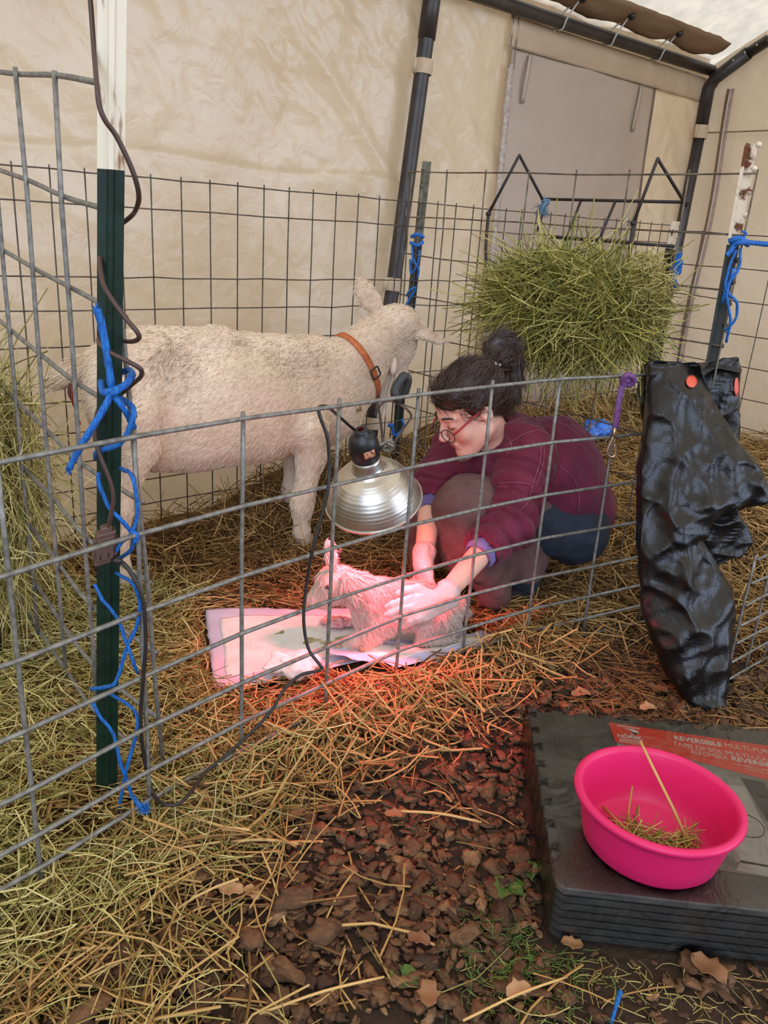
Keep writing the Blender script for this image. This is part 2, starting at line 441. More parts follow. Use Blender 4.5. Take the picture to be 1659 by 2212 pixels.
m_rust = mat('flaking_white_paint_over_rust', S(104, 58, 26), S(222, 206, 178), 22, .8, .4, 60, mix=(.40, .47), bdist=.003)
m_greyp = mat('lichened_grey_paint', S(124, 122, 104), S(86, 78, 60), 26, .85, .5, 60, bdist=.004)
m_blue = mat('blue_twine', S(22, 122, 206), S(10, 76, 156), 90, .5, .9, 200, bdist=.004, stretch=(3, 3, .6))
m_bluef = mat('faded_blue_twine', S(96, 128, 146), S(70, 98, 118), 60, .7)
m_brown = mat('brown_cord', S(74, 52, 42), S(64, 44, 36), 20, .45)
m_blackc = mat('black_cord', S(30, 27, 26), S(40, 36, 34), 20, .45)
m_plug = mat('brown_plastic', S(92, 66, 54), S(84, 60, 50), 20, .5)
m_dark = mat('dark_slot', S(16, 12, 11), None, rough=.8)

STRAW = [S(86, 62, 32), S(150, 112, 60), S(186, 146, 84), S(206, 170, 108), S(166, 130, 70)]
STRAWD = [S(70, 46, 26), S(116, 82, 44), S(146, 108, 60), S(176, 138, 84), S(124, 96, 50)]
HAY = [S(94, 88, 40), S(152, 142, 72), S(196, 182, 106), S(222, 206, 140), S(128, 116, 56)]
HAYG = [S(72, 74, 30), S(134, 132, 54), S(180, 172, 86), S(214, 202, 124), S(112, 106, 46)]
m_straw = mat('straw', STRAW[2], rough=.55, ramp=STRAW, spec=.4)
m_strawd = mat('trampled_straw', STRAWD[2], rough=.65, ramp=STRAWD, spec=.3)
m_hay = mat('pale_hay', HAY[2], rough=.6, ramp=HAY, spec=.35)
m_hayg = mat('green_hay', HAYG[2], rough=.6, ramp=HAYG, spec=.35)
m_soil = mat('dark_soil', S(58, 42, 28), S(38, 27, 18), 14, .95, .8, 60, bdist=.02)

# ------------------------------------------------------------------ ground shape
PA = np.array([-.43, 1.30]); PD = np.array([.72, .694]); PN = np.array([-.694, .72])
def st(x, y):                      # along / behind the front fence line
    return (x - PA[0]) * PD[0] + (y - PA[1]) * PD[1], (x - PA[0]) * PN[0] + (y - PA[1]) * PN[1]
def sstep(a, b, v): t = np.clip((v - a) / (b - a), 0, 1); return t * t * (3 - 2 * t)
def ground(x, y):
    x = np.asarray(x, float); y = np.asarray(y, float)
    t, s = st(x, y)
    z = .018 * sstep(-.12, .1, s)
    z = z + .030 * np.exp(-((s + .02) / .10) ** 2) * sstep(.25, .5, t) * (1 - sstep(1.0, 1.4, t))
    z = z + .02 * np.exp(-((s + .01) / .12) ** 2) * sstep(-.6, .0, t)
    db = (3.4 + .867 * x - y) * .7556                  # to the long back fence
    z = z + .15 * np.exp(-(np.maximum(db + .02, 0) / .15) ** 2) * sstep(-.8, -.4, x)
    df = ((x - .93) * .7556 + (y - 2.4) * .655)        # beyond the inner fence
    z = z + .11 * sstep(.1, .45, df) * sstep(2.55, 3.0, y)
    z = z + .012 * np.sin(9 * x + 4 * y) * np.sin(7 * y - 3 * x) * sstep(-.1, .15, s)
    z = z - .010 * sstep(.0, .3, -s) * (.5 + .5 * np.sin(13 * x) * np.sin(11 * y))
    return z

def gfn(u, v):
    x = -2.4 + 5.6 * u; y = .3 + 6.0 * v
    return (x, y, float(ground(x, y)) - .004)
V, Fc = grid(gfn, 150, 160)
m_floor = bpy.data.materials.new('earth_and_bedding'); m_floor.use_nodes = True
t_ = m_floor.node_tree; b_ = t_.nodes['Principled BSDF']; b_.inputs['Roughness'].default_value = .95
tcn = t_.nodes.new('ShaderNodeTexCoord'); n1 = t_.nodes.new('ShaderNodeTexNoise'); n1.inputs['Scale'].default_value = 40; n1.inputs['Detail'].default_value = 6
t_.links.new(tcn.outputs['Object'], n1.inputs['Vector'])
r1 = t_.nodes.new('ShaderNodeValToRGB'); r1.color_ramp.elements[0].color = S(34, 24, 16); r1.color_ramp.elements[1].color = S(70, 50, 32)
r2 = t_.nodes.new('ShaderNodeValToRGB'); r2.color_ramp.elements[0].color = S(58, 42, 22); r2.color_ramp.elements[1].color = S(120, 92, 50)
t_.links.new(n1.outputs['Fac'], r1.inputs[0]); t_.links.new(n1.outputs['Fac'], r2.inputs[0])
at_ = t_.nodes.new('ShaderNodeAttribute'); at_.attribute_name = 'bed'
mxn = t_.nodes.new('ShaderNodeMix'); mxn.data_type = 'RGBA'
t_.links.new(at_.outputs['Fac'], mxn.inputs[0]); t_.links.new(r1.outputs[0], mxn.inputs[6]); t_.links.new(r2.outputs[0], mxn.inputs[7])
t_.links.new(mxn.outputs[2], b_.inputs['Base Color'])
bpn = t_.nodes.new('ShaderNodeBump'); bpn.inputs['Strength'].default_value = .8; bpn.inputs['Distance'].default_value = .02
t_.links.new(n1.outputs['Fac'], bpn.inputs['Height']); t_.links.new(bpn.outputs[0], b_.inputs['Normal'])
bed = sstep(-.15, .05, st(V[:, 0], V[:, 1])[1])
tag(obj('floor', V, Fc, m_floor, None, True, {'bed': bed}, origin=(0, 2, 0)), 'dark earth floor under bark mulch and straw bedding', 'floor', kind='structure')

# ------------------------------------------------------------------ tent shell
CORN = np.array([1.676, 5.206, 0])
def wallpt(s, z, off=0.0):          # s metres back along the long side from the corner
    return CORN - UW * s + NW * off + Z3 * z
def wfn(u, v):
    s = 4.6 * (1 - u); z = -.05 + 2.25 * v
    p = wallpt(s, z)
    a_ = s * .80 + z * .60; b_ = z * .80 - s * .60
    tens = max(0.0, min(1.0, .35 + .9 * nz((s, z, 20), .7)))
    wr = .016 * nz((s * .8, z * .8, 3), 1.6) + .022 * max(0, ridge((a_ * .5, b_ * 1.7, 1), 1.6) - .75) + .017 * tens * (ridge((a_ * .8, b_ * 1.6, 5), 4.2) - .5) + .0065 * tens * (ridge((a_, b_ * 1.3, 9), 11.0) - .5)
    fold = -.014 * math.exp(-((z - 1.36 - .012 * math.sin(s * 6)) / .012) ** 2) * (1 if s > 2.2 else .2)
    sag = .035 * math.sin(math.pi * min(1, max(0, z / 2.1))) * abs(math.sin(math.pi * s / 2.18))
    return p - NW * (sag - wr) + NW * fold * .5
V, Fc = grid(wfn, 420, 210)
wall = tag(obj('wall_back', V, Fc, m_wall, None, True, origin=wallpt(2, 0)), 'long beige woven tent side behind the white goat', 'tent wall', kind='structure')

def efn(u, v):
    d = 3.0 * u; zt = 2.14 + .52 * d
    z = -.05 + (zt + .05) * v; p = CORN + NW * d + Z3 * z
    wr = .012 * nz((d, z, 8), 1.5) + .004 * ridge((d * 1.2 + z, z, 5), 3.0) + .0016 * ridge((d, z, 2), 10)
    return p + UW * (.03 * math.sin(math.pi * v) + wr)
V, Fc = grid(efn, 170, 170)
ewall = tag(obj('wall_right', V, Fc, m_wall, None, True, origin=CORN), 'beige tent end wall with a vertical zipper', 'tent wall', kind='structure')
# zipper strip, its teeth, the welded seam
def epl(d, z, off=.02): return CORN + NW * d + Z3 * z - UW * off
zw = [(.185 + .012 * math.sin(z * 5 + 1), z) for z in np.linspace(.1, 2.02, 30)]
mb = MB()
V = []; 
for d, z in zw: V += [epl(d - .022, z, .02), epl(d + .022, z, .02)]
mb.add(V, [(2 * i, 2 * i + 1, 2 * i + 3, 2 * i + 2) for i in range(len(zw) - 1)])
zp = mb.build('zipper_tape', mat('zip_tape', S(168, 140, 118), S(152, 124, 104), 40, .7), ewall); solidify(zp, .003)
MB().tube([epl(d, z, .024) for d, z in zw], .0045, 6).build('zipper_teeth', mat('zip_teeth', S(196, 180, 160), None, rough=.4), zp)
V = []
for d in np.linspace(0.02, 2.4, 30): V += [epl(d, 1.795, .004 + .03 * math.sin(math.pi * .8)), epl(d, 1.803, .004 + .03 * math.sin(math.pi * .8))]
o = MB().add(V, [(2 * i, 2 * i + 1, 2 * i + 3, 2 * i + 2) for i in range(29)]).build('welded_seam', m_seam, ewall); solidify(o, .002)

# the window flap with its header, velcro edge, seam and two ties
FS0, FS1 = 1.665, .53                                     # s of left and right edges
def flap_edge(z): return FS1 + .012 * math.sin((z - .8) * 9) * (1.95 - z) - .03 * (1.97 - z)
def ffn(u, v):
    z = .25 + 1.72 * v; a = FS0 + .02 * (z - 1.9) ; b = flap_edge(z); s = a + (b - a) * u
    return wallpt(s, z, .022 + .004 * nz((s * 2, z * 2, 4), 2) + .006 * math.sin(math.pi * u) )
V, Fc = grid(ffn, 60, 70)
win = obj('window_1', V, Fc, m_flap, None, True, origin=wallpt(1.1, .55, .02)); solidify(win, .004)
tag(win, 'rolled-down fabric window flap in the tent side above the hay', 'window flap', kind='structure')
V, Fc = grid(lambda u, v: wallpt(1.70 - 1.66 * u, 1.965 + .125 * v - .01 * u, .020 + .008 * math.sin(math.pi * v) + .004 * ridge((u * 4 + v, v * 2, 2), 2.0)), 60, 10)
o = obj('header', V, Fc, m_wall, win); solidify(o, .003)
mb = MB().tube([wallpt(s_, 1.966 - .004 * (1.70 - s_), .032) for s_ in np.linspace(1.66, .5, 14)], .003, 6)
mb.build('header_hem', m_seam, win)
for s_ in (1.69, 1.655):
    MB().tube([wallpt(s_, z, .032) for z in np.linspace(1.88, 2.10, 6)], .0025, 6).build('stitched_seam', m_seam, win)
mb = MB().tube([wallpt(flap_edge(z) - .004, z, .026) for z in np.linspace(.3, 1.965, 40)], .0045, 6); mb.build('edge_seam', mat('dark_seam', S(120, 104, 88), None, rough=.8), win)
V = []; zs = np.linspace(.6, 1.9, 60)
for z in zs: V += [wallpt(FS0 + .028 + .006 * nz((z, 0, 0), 20) + .02 * (z - 1.9), z, .030 + .004 * nz((z, 1, 0), 30)), wallpt(FS0 - .004 + .02 * (z - 1.9), z, .034)]
o = MB().add(V, [(2 * i, 2 * i + 1, 2 * i + 3, 2 * i + 2) for i in range(59)]).build('velcro_strip', mat('frayed_velcro', S(196, 184, 170), S(168, 150, 132), 60, .9, .4, 80), win); solidify(o, .003)
for s_, ln in ((1.555, .20), (.665, .22)):
    P = [wallpt(s_ + .012 * math.sin(q * 3) + .02 * q, 1.955 - ln * q, .035 + .012 * math.sin(q * 3.1)) for q in np.linspace(0, 1, 10)]
    V = []
    for q in P: V += [q - UW * .012, q + UW * .012]
    o = MB().add(V, [(2 * i, 2 * i + 1, 2 * i + 3, 2 * i + 2) for i in range(9)]).build('tie_strap', m_flap, win); solidify(o, .004)

# white roof cover and its brown hem
MU = NW + Z3 * .52
def rfn(u, v):
    s = 4.75 * (1 - u) - .12; d = -.03 + 1.75 * v
    return CORN - UW * s + MU * d + Z3 * (2.17 + .012 * nz((s, d, 2), 2.2) + .006 * ridge((s * .6 + d, d * 2, 4), 2.5) - .02 * math.sin(math.pi * v))
V, Fc = grid(rfn, 120, 50)
tag(obj('ceiling', V, Fc, m_roof, None, True, origin=CORN + Z3 * 2.17), 'white translucent tent roof cover above the rail', 'tent roof', kind='structure')
def hfn(u, v):
    s = 4.4 - 4.28 * u; taper = 1 - .35 * max(0, (.25 - s) / .25)
    d = .072 + .004 * nz((s, 0, 5), 6) + .125 * v * taper + .02 * max(0, (.2 - s) / .2)
    return CORN - UW * s + MU * d + Z3 * (2.130 + .010 * math.sin(s * 14) * (1 - v) - .012 * math.sin(math.pi * v) + .006 * nz((s * 2, v, 1), 4))
V, Fc = grid(hfn, 120, 8)
o = obj('trim_1', V, Fc, m_hem, None, True, origin=CORN + Z3 * 2.1); solidify(o, .004)
tag(o, 'brown folded hem of the roof cover along the eave rail', 'roof hem', kind='structure')

# tent frame
fr = thing('tent_frame', 'dark grey tubular steel tent frame along the beige walls', 'tent frame', wallpt(0, 0, .07))
IN = .055
def pole(name, P, r, par, k=16): return MB().tube(P, r, k).build(name, m_tube, par)
CI = NW * IN - UW * .055
pole('eave_rail', [wallpt(4.4, 2.105, IN), wallpt(2.2, 2.11, IN), wallpt(.05, 2.115, IN)], .029, fr)
mp = pole('leg_pole', [np.array([-.105, 3.60, -.05]), np.array([-.078, 3.625, .4]), np.array([-.025, 3.66, .98]), np.array([.042, 3.70, 1.967]), np.array([.052, 3.71, 2.12])], .032, fr)
MB().tube([np.array([.038, 3.70, 1.90]), np.array([.053, 3.71, 2.13])], .036, 16).build('sleeve', m_tube, mp)
cp = pole('leg_pole', [CORN + CI + np.array([-.035, -.02, -.05]), CORN + CI + np.array([-.02, -.01, .9]), CORN + CI + np.array([0, 0, 1.86])], .032, fr)
MB().tube([CORN + CI + Z3 * 1.82, CORN + CI + Z3 * 2.02, CORN + CI + NW * .03 + Z3 * 2.075, CORN + CI + MU * .2 + Z3 * 2.08], .036, 16).build('elbow', m_tube, cp)
pole('gable_rafter', [CORN + CI + MU * .12 + Z3 * 2.08, CORN + CI + MU * 1.6 + Z3 * 2.08], .030, fr)
for q in (.14, .2, .26): MB().ell(CORN + CI + MU * q + Z3 * 2.075 - UW * .036 + NW * .0, (.006, .006, .006), nu=8, nv=6).build('bolt', mat('bright_bolt', S(190, 185, 175), None, rough=.3, metal=.8), fr)
def tape(c, d, r=.037, hgt=.055):
    c = np.array(c, float); d = np.array(d, float); d /= np.linalg.norm(d)
    mb = MB().lathe([(r, -hgt / 2), (r + .002, 0), (r, hgt / 2)], c, d, 20); mb.box(c + NW * .0 - UW * .03, (.05, .006, hgt), np.array([UW, NW, d])); return mb
i = 0
for c, d in (((.033, 3.695, 1.80), (.06, .03, 1)), ((-.028, 3.658, .94), (.06, .03, 1)), ((-.083, 3.622, .32), (.05, .03, 1))):
    tape(c, d, .038).build('wall_strap', m_strap, wall)
tape(CORN + CI + Z3 * 1.80, (0, 0, 1), .04, .07).build('wall_strap', m_strap, wall)
tape(CORN + CI + np.array([-.018, -.008, 1.02]), (0, 0, 1), .038, .06).build('wall_strap', m_strap, wall)

# ball bungees tying the hem to the rail
BL = ['ball bungee on the eave rail nearest the corner pole', 'ball bungee second from the corner pole along the eave rail', 'ball bungee third from the corner pole along the eave rail']
for q, (s_, lb) in enumerate(zip((.60, 1.02, 1.40), BL)):
    c = wallpt(s_, 2.113, IN)
    o = thing('ball_bungee', lb, 'bungee', c, 'ball bungees on the tent frame')
    hook = wallpt(s_ - .02, 2.2, IN + .085)
    P = spline([hook, c + NW * .045 + Z3 * .01 - UW * .008, c - Z3 * .034 + NW * .012, c - NW * .035 - Z3 * .012, c - NW * .012 + Z3 * .034 + UW * .012, hook + UW * .02 + Z3 * .012], 6)
    MB().tube(P, .0042, 7).build('elastic_loop', m_bung, o)
    MB().ell(hook + NW * .012 - Z3 * .004, (.019, .019, .019)).build('ball', m_black, o)
    MB().ell(c - NW * .036 - Z3 * .03, (.009, .009, .009), nu=8, nv=6).build('knot', m_bung, o)
c = CORN + CI + MU * .32 + Z3 * 2.08
o = thing('ball_bungee', 'ball bungee around the sloping gable rafter', 'bungee', c, 'ball bungees on the tent frame')
ax = MU / np.linalg.norm(MU); sd = np.cross(ax, UW)
P = [c + .036 * (math.cos(a) * UW + math.sin(a) * sd) + ax * .012 * math.sin(a * 2) for a in np.linspace(0, 6.28, 22)]
MB().tube(P, .0045, 7).build('elastic_loop', m_bung, o)
MB().ell(c - UW * .045 - sd * .03, (.018, .018, .018)).build('ball', m_black, o)

# ------------------------------------------------------------------ wire panels
def panel(name, path, zs, r, mt, label, cat='wire panel', stays=None, rs=None, ext=0.0, wob=.004, lean=None, zbot=None, group=None, horizontals_in_front=1, rise=0.0):
    """path: plan polyline of stay positions; zs: heights of the level wires; welded lattice, one mesh"""
    path = [np.array([p[0], p[1]], float) for p in path]
    nrm = []
    for i in range(len(path)):
        t = path[min(i + 1, len(path) - 1)] - path[max(i - 1, 0)]; t /= np.linalg.norm(t); nrm.append(np.array([t[1], -t[0]]))
    mb = MB(); rs = rs or r
    L = lean or (lambda i: (0, 0)); zt = max(zs)
    pos = lambda i, z: np.array([path[i][0] + L(i)[0] * (zt - z), path[i][1] + L(i)[1] * (zt - z), z + rise * i])
    for q, z in enumerate(zs):
        P = []
        for i in range(len(path)):
            p = pos(i, z) + np.array([*(nrm[i] * horizontals_in_front * (r + rs) * .8), 0])
            p = p + np.array([nz((i * 3.1, q, 1), 1), nz((i * 2.3, q, 5), 1), 1.4 * nz((i * 1.7, q * 2.2, 9), 1)]) * wob; P.append(p)
        if ext:
            d = P[0] - P[1]; P = [P[0] + d / np.linalg.norm(d) * ext] + P; d = P[-1] - P[-2]; P = P + [P[-1] + d / np.linalg.norm(d) * ext]
        mb.tube(spline(P, 3) if len(P) < 12 else P, r, 8)
    zb = min(zs) if zbot is None else zbot
    for i in (stays if stays is not None else range(len(path))):
        ph = [pos(i, z) + np.array([nz((i, z * 3, 2), 1), nz((i, z * 3, 6), 1), 0]) * wob * .6 for z in np.linspace(zt + .012, zb - .01, 7)]
        mb.tube(ph, rs, 8)
    return tag(mb.build(name, mt, None, True), label, cat, group)

FW = [.831, .656, .505, .373, .255, .155, .084, .022]
FP = [(-.86, .73), (-.72, .92), (-.57, 1.11), (-.43, 1.30), (-.28, 1.48), (-.11, 1.66), (.06, 1.83), (.25, 2.00), (.45, 2.16), (.65, 2.29), (.86, 2.43), (1.065, 2.555)]
def flean(i): return ((-.02 * max(0, i - 5), -.10 * max(0, i - 5) / 3) if i > 5 else (0, 0))
front = panel('wire_panel', FP, FW, .0048, m_galv, 'low galvanised wire panel with graded gaps in front of the kneeling person', rs=.0045, lean=lambda i: (0, -.02 * max(0, i - 6)), zbot=0.0)
BP = [np.array([-1.9, 1.75]) + np.array([.7556, .655]) * .1035 * i for i in range(44)]
back = panel('wire_panel', BP, [1.277, 1.186, .975, .875, .765, .59, .485, .385, .29, .2, .1, .02], .0022, m_wire, 'tall fine-meshed wire panel along the tent side behind the goat', wob=.003, rs=.0024)
RP = [np.array([.018, 3.455]) + np.array([.655, -.7556]) * .203 * i for i in range(8)]
RP = [RP[0] - np.array([.655, -.7556]) * .02] + RP
inner = panel('wire_panel', RP, [1.385, 1.225, 1.075, .92, .765, .61, .46, .31, .16, .03], .0027, m_lich, 'rusty wire panel carrying the hay rack behind the kneeling person', rs=.0029, wob=.006)
_e0, _e1 = at(215, 180, 1.40), at(287, 945, 1.41); _ln = (_e1 - _e0)[:2] / (_e0[2] - _e1[2])
LP = [np.array([_e0[0], 1.40]) + np.array([-.655, .7556]) * .205 * i for i in range(6)]
left = panel('wire_panel', LP, [float(at(215, y_, 1.40)[2]) for y_ in (180, 455, 683, 895, 1088)] + [.50, .34, .18, .05], .0050, m_galv, 'coarse tall wire panel running back from the white-topped post', rs=.0050, wob=.006, lean=lambda i: tuple(_ln) if i == 0 else (0, 0), rise=.022)
SP = [np.array([1.44, 4.64]) + np.array([.655, -.7556]) * .2 * i for i in range(10)]
side = panel('wire_panel', SP, [1.25, 1.09, .93, .77, .61, .45, .3, .15, .03], .0026, m_wire, 'dark wire panel in front of the zippered end wall', rs=.0026, wob=.005)
QP = [np.array([1.02, 2.03]) + np.array([.7556, .655]) * .115 * i for i in range(9)]
low = panel('wire_panel', QP, [.40, .33, .26, .2, .14, .08, .02], .0036, m_galv, 'short low wire panel behind the black bag at the right', rs=.0036)

# ------------------------------------------------------------------ T-posts
def tpost_poly(w_, d_, t_, fx, fy):
    """T section: flange along fx, stem along fy"""
    q = [(-w_ / 2, 0), (w_ / 2, 0), (w_ / 2, t_), (t_ / 2, t_), (t_ / 2, d_), (-t_ / 2, d_), (-t_ / 2, t_), (-w_ / 2, t_)]
    return [fx * a + fy * b for a, b in q]
def unit(v): v = np.array(v, float); return v / np.linalg.norm(v)
FX, FY = unit((.95, .30, 0)), unit((-.30, .95, 0))
tp = thing('fence_post', 'dark green steel post with a rust-streaked white top, blue twine around it', 'fence post', (-.535, 1.33, 0), 'steel fence posts')
A0 = np.array([-.535, 1.345, -.08]); 
def TP(z): return np.array([-.5365 + .0735 * (z / 1.247) + (.0 if z < 1.247 else .18 * .0), 1.345, z])
poly = [FX * a + FY * b for a, b in [(-.0205, .004), (-.006, 0), (-.004, -.005), (.004, -.005), (.006, 0), (.0205, .004), (.0205, .011), (.005, .009), (.004, .035), (-.004, .035), (-.005, .009), (-.0205, .011)]]
MB().extr(poly, TP(-.08), TP(1.247)).build('shaft', m_green, tp, False)
MB().extr(poly, TP(1.247), TP(1.72)).build('painted_top', m_white, tp, False)

def tpost(base, top, label, zsplit, mtop, mlow, fx, fy, w_=.036, studs=True):
    base = np.array(base, float); top = np.array(top, float); pt = lambda z: base + (top - base) * ((z - base[2]) / (top[2] - base[2]))
    t = thing('fence_post', label, 'fence post', base, 'steel fence posts')
    pl = tpost_poly(w_, .03, .008, fx, fy)
    MB().extr(pl, pt(base[2]), pt(zsplit)).build('shaft', mlow, t, False)
    MB().extr(pl, pt(zsplit), pt(top[2])).build('painted_top', mtop, t, False)
    for z in np.arange(.5, top[2], .06): MB().ell(pt(z) + fy * .032, (.009, .009, .008), nu=8, nv=6).build('stud', mtop if z > zsplit else mlow, t)
    return t
tpost((.022, 3.47, -.05), (.075, 3.475, 1.432), 'thin steel post with a lichened grey top beside the goat\'s head', 1.12, m_greyp, m_greenw, unit((.9, -.4, 0)), unit((-.4, -.9, 0)))
tpost((.945, 2.40, -.05), (.918, 2.42, 1.462), 'green steel post with a flaking rusty top above the black bag', 1.20, m_rust, m_greenw, unit((-.5, -.86, 0)) * 1.0, unit((.86, -.5, 0)), .04)
tpost((1.40, 4.56, -.05), (1.47, 4.66, 1.30), 'dark weathered post inside the far tent corner with blue twine', 1.16, m_rust, m_iron, unit((.8, .6, 0)), unit((.6, -.8, 0)), .07)
o = MB().tube([(-1.0, 1.85, -.03), (-.965, 1.80, .6), (-.925, 1.74, 1.22)], .010, 8).build('fence_post', m_iron, None)
tag(o, 'thin dark iron rod at the far end of the coarse tall panel', 'fence post')

# ================================================================== the goat
GN = NW
def G(px, py, off=-.10): return onpl(px, py, np.array([0, 3.03, 0]) + NW * off, NW)
m_goat = mat('white_goat_hide', S(232, 208, 178), S(214, 186, 156), 7, .75, .35, 120, bdist=.004)
GO = G(470, 1100); GO[2] = .02
goat = thing('goat', 'large white doe with an orange collar standing along the back wire panel', 'goat', (-.55, 2.45, .02))
s = SDF((-1.22, 2.05, .0), (.36, 3.35, 1.10), .0095)
AX = np.array([UW, NW, Z3])
s.ell(G(470, 862), (.34, .148, .205), AX)                       # barrel
s.ell(G(420, 900), (.26, .150, .185), AX, k=.06)                # belly
s.ell(G(560, 890), (.22, .140, .185), AX, k=.06)
s.ell(G(660, 850), (.16, .125, .185), AX, k=.06)                # shoulder and chest
s.ell(G(705, 870), (.11, .095, .17), AX, k=.06)
s.ell(G(300, 805), (.16, .125, .130), AX, k=.06)                # hips
s.ell(G(262, 850, .0), (.115, .06, .17), AX, k=.05)             # near thigh
s.ell(G(262, 850, -.2), (.115, .06, .17), AX, k=.05)
s.cap(G(330, 745), G(470, 740), .05, .05, .05).cap(G(470, 745), G(690, 757), .045, .05, .05)   # back line
s.cap(G(345, 745, -.02), G(300, 785, .0), .03, .03, .04)         # hip bone
s.ell(G(330, 965), (.09, .08, .07), AX, k=.05)                  # udder
s.ell(G(392, 798, .075), (.085, .028, .045), AX, k=.05, sub=True)   # hollow of the flank
s.chain([G(228, 790), G(180, 800), G(130, 818), G(98, 832)], [.050, .036, .026, .010], .03)     # tail
# legs
def leg(P, R, k=.03): s.chain(P, R, k)
leg([G(665, 925, .0), G(672, 985, .0), G(655, 1075, .0), G(652, 1095, .0), G(652, 1150, .0), G(655, 1176, .0)], [.075, .050, .036, .034, .026, .032])
leg([G(640, 940, -.2), G(638, 985, -.2), G(630, 1058, -.21), G(630, 1070, -.21), G(632, 1112, -.21), G(634, 1132, -.21)], [.07, .046, .034, .032, .025, .030])
leg([G(285, 900, .0), G(300, 960, .01), G(262, 1080, .0), G(258, 1100, .0), G(262, 1225, .0), G(264, 1262, .0)], [.09, .062, .034, .034, .025, .033])
leg([G(275, 900, -.2), G(288, 950, -.2), G(240, 1050, -.2), G(236, 1070, -.2), G(236, 1165, -.2), G(238, 1200, -.2)], [.085, .06, .034, .033, .025, .032])
# neck
s.chain([G(705, 840), G(745, 800), G(800, 745, -.09), G(845, 702, -.08)], [.150, .118, .090, .072], .05, (NW, .80))
s.chain([G(730, 880), G(770, 830), G(815, 775, -.09)], [.10, .075, .05], .05)
# head, turned down and away
HB = unit(G(858, 815) - G(875, 690)); 
s.ell(G(866, 700, -.06), (.062, .062, .066), AX, k=.03)
s.cap(G(872, 700, -.06), G(872, 755, -.08), .058, .045, .03)
s.cap(G(872, 750, -.08), G(860, 812, -.10), .044, .031, .02)
s.cap(G(848, 740, -.07), G(850, 800, -.09), .032, .026, .03)     # jaw
s.ell(G(856, 817, -.10), (.032, .034, .022), AX, k=.015)
# ears
def ear(S_, P, R, n, f=.35):
    for i in range(len(P) - 1): S_.cap(P[i], P[i + 1], R[i], R[i + 1], .012, (n, f))
ear(s, [G(820, 672, -.10), G(802, 650, -.11), G(784, 624, -.12), G(774, 605, -.12)], [.022, .040, .036, .014], unit((.2, -.9, .2)), .35)
ear(s, [G(893, 706, -.03), G(918, 722, .0), G(945, 734, .02), G(974, 739, .03)], [.020, .036, .030, .007], unit((.0, -.45, .9)), .38)
GV, GF = s.mesh(); GV = smooth(GV, GF, 2)
GV = wrinkle(GV, GF, lambda p: .006 * nz(p, 5) if p[2] > .45 else .002 * nz(p, 12))
body = obj('body', GV, GF, m_goat, goat)
# coat
m_coat = mat('white_coat', S(232, 212, 190), rough=.6, ramp=[S(222, 198, 166), S(238, 220, 194), S(246, 232, 208), S(228, 206, 174), S(198, 172, 140)], spec=.35)
m_dirtshade = mat('grey_dirt_shade_coat', S(150, 132, 112), rough=.7, ramp=[S(136, 118, 96), S(186, 166, 140), S(166, 146, 120)], spec=.3)
gflow = lambda P: -UW[None, :] * np.where(P[:, 2:3] > .45, 1.0, .15) + np.array([0, 0, -.55])[None, :]
tocam = CPOS - np.array([-.5, 2.6, .5])
fur('coat', GV, GF, 46000, .018, .0011, gflow, .28, m_coat, goat, wfn=lambda c: 1.0 if (c - np.array([-.5, 2.66, 0])) @ NW > -.12 else .15)
d0 = [(G(385, 775, .0), .075), (G(330, 790, .0), .05), (G(690, 775, .0), .06), (G(640, 790, .0), .05), (G(255, 865, .05), .06), (G(600, 760, .0), .04), (G(520, 745, -.05), .03)]  # dirt patches; the first paints the flank hollow's shade into the coat
def dw(c): return sum(math.exp(-(np.linalg.norm(c - q) / r_) ** 2) for q, r_ in d0) + 1e-5
fur('dirt_and_shade_patch', GV, GF, 1700, .018, .0010, gflow, .30, m_dirtshade, goat, wfn=dw)
fur('tail_tuft', GV, GF, 1500, .05, .0012, lambda P: np.tile(-UW + np.array([0, 0, -.35]), (len(P), 1)), .18, m_coat, goat, wfn=lambda c: 1.0 if c[0] < -.90 and c[2] > .62 else 0.0)
# hooves
m_hoof = mat('pale_hoof', S(186, 160, 132), S(150, 122, 96), 20, .6)
for hx in (G(656, 1178, .0), G(635, 1134, -.21), G(265, 1264, .0), G(239, 1202, -.2)):
    g0 = float(ground(hx[0], hx[1])); hb = MB()
    for sd in (-.011, .011):
        hb.lathe([(.004, .052), (.017, .05), (.021, .02), (.024, .0), (.003, -.004)], np.array([hx[0], hx[1], g0]) + NW * sd * 1.2 + UW * .012, (0, 0, 1), 12)
    hb.build('hoof', m_hoof, goat)
# eye, nostrils, beard, collar, buckle, discharge
MB().ell(G(884, 728, -.035), (.010, .010, .010)).build('eye', m_black, goat)
MB().ell(G(861, 822, -.075), (.016, .010, .008), AX).build('nose', mat('pink_nose', S(190, 132, 122), S(160, 105, 100), 40, .5), goat)
BP_ = [G(842, 812, -.075), G(832, 840, -.072), G(826, 872, -.07), G(822, 900, -.07)]
n_ = 160; t_ = np.linspace(0, 1, 6)
pts = np.array([BP_[0] + (BP_[3] - BP_[0]) * q for q in t_]); off = RNG.normal(scale=.012, size=(n_, 1, 3)); C_ = pts[None] + off * (1.1 - .5 * t_)[None, :, None]
Vb, fb = strand_arrays(C_, np.full(n_, .0011), 2, (1, .3)); obj('beard', Vb, fb, m_coat, goat, True, {'rnd': np.repeat(RNG.random(n_), 12)})
wt = MB().ell(G(850, 790, -.03), (.014, .014, .036)).build('wattle', m_goat, goat)
cc = (G(742, 733) + G(797, 852)) / 2; ax = unit(G(797, 852) - G(742, 733)); rr = np.linalg.norm(G(797, 852) - G(742, 733)) / 2
caxis = unit(np.cross(ax, NW)); V = []; nb = 64
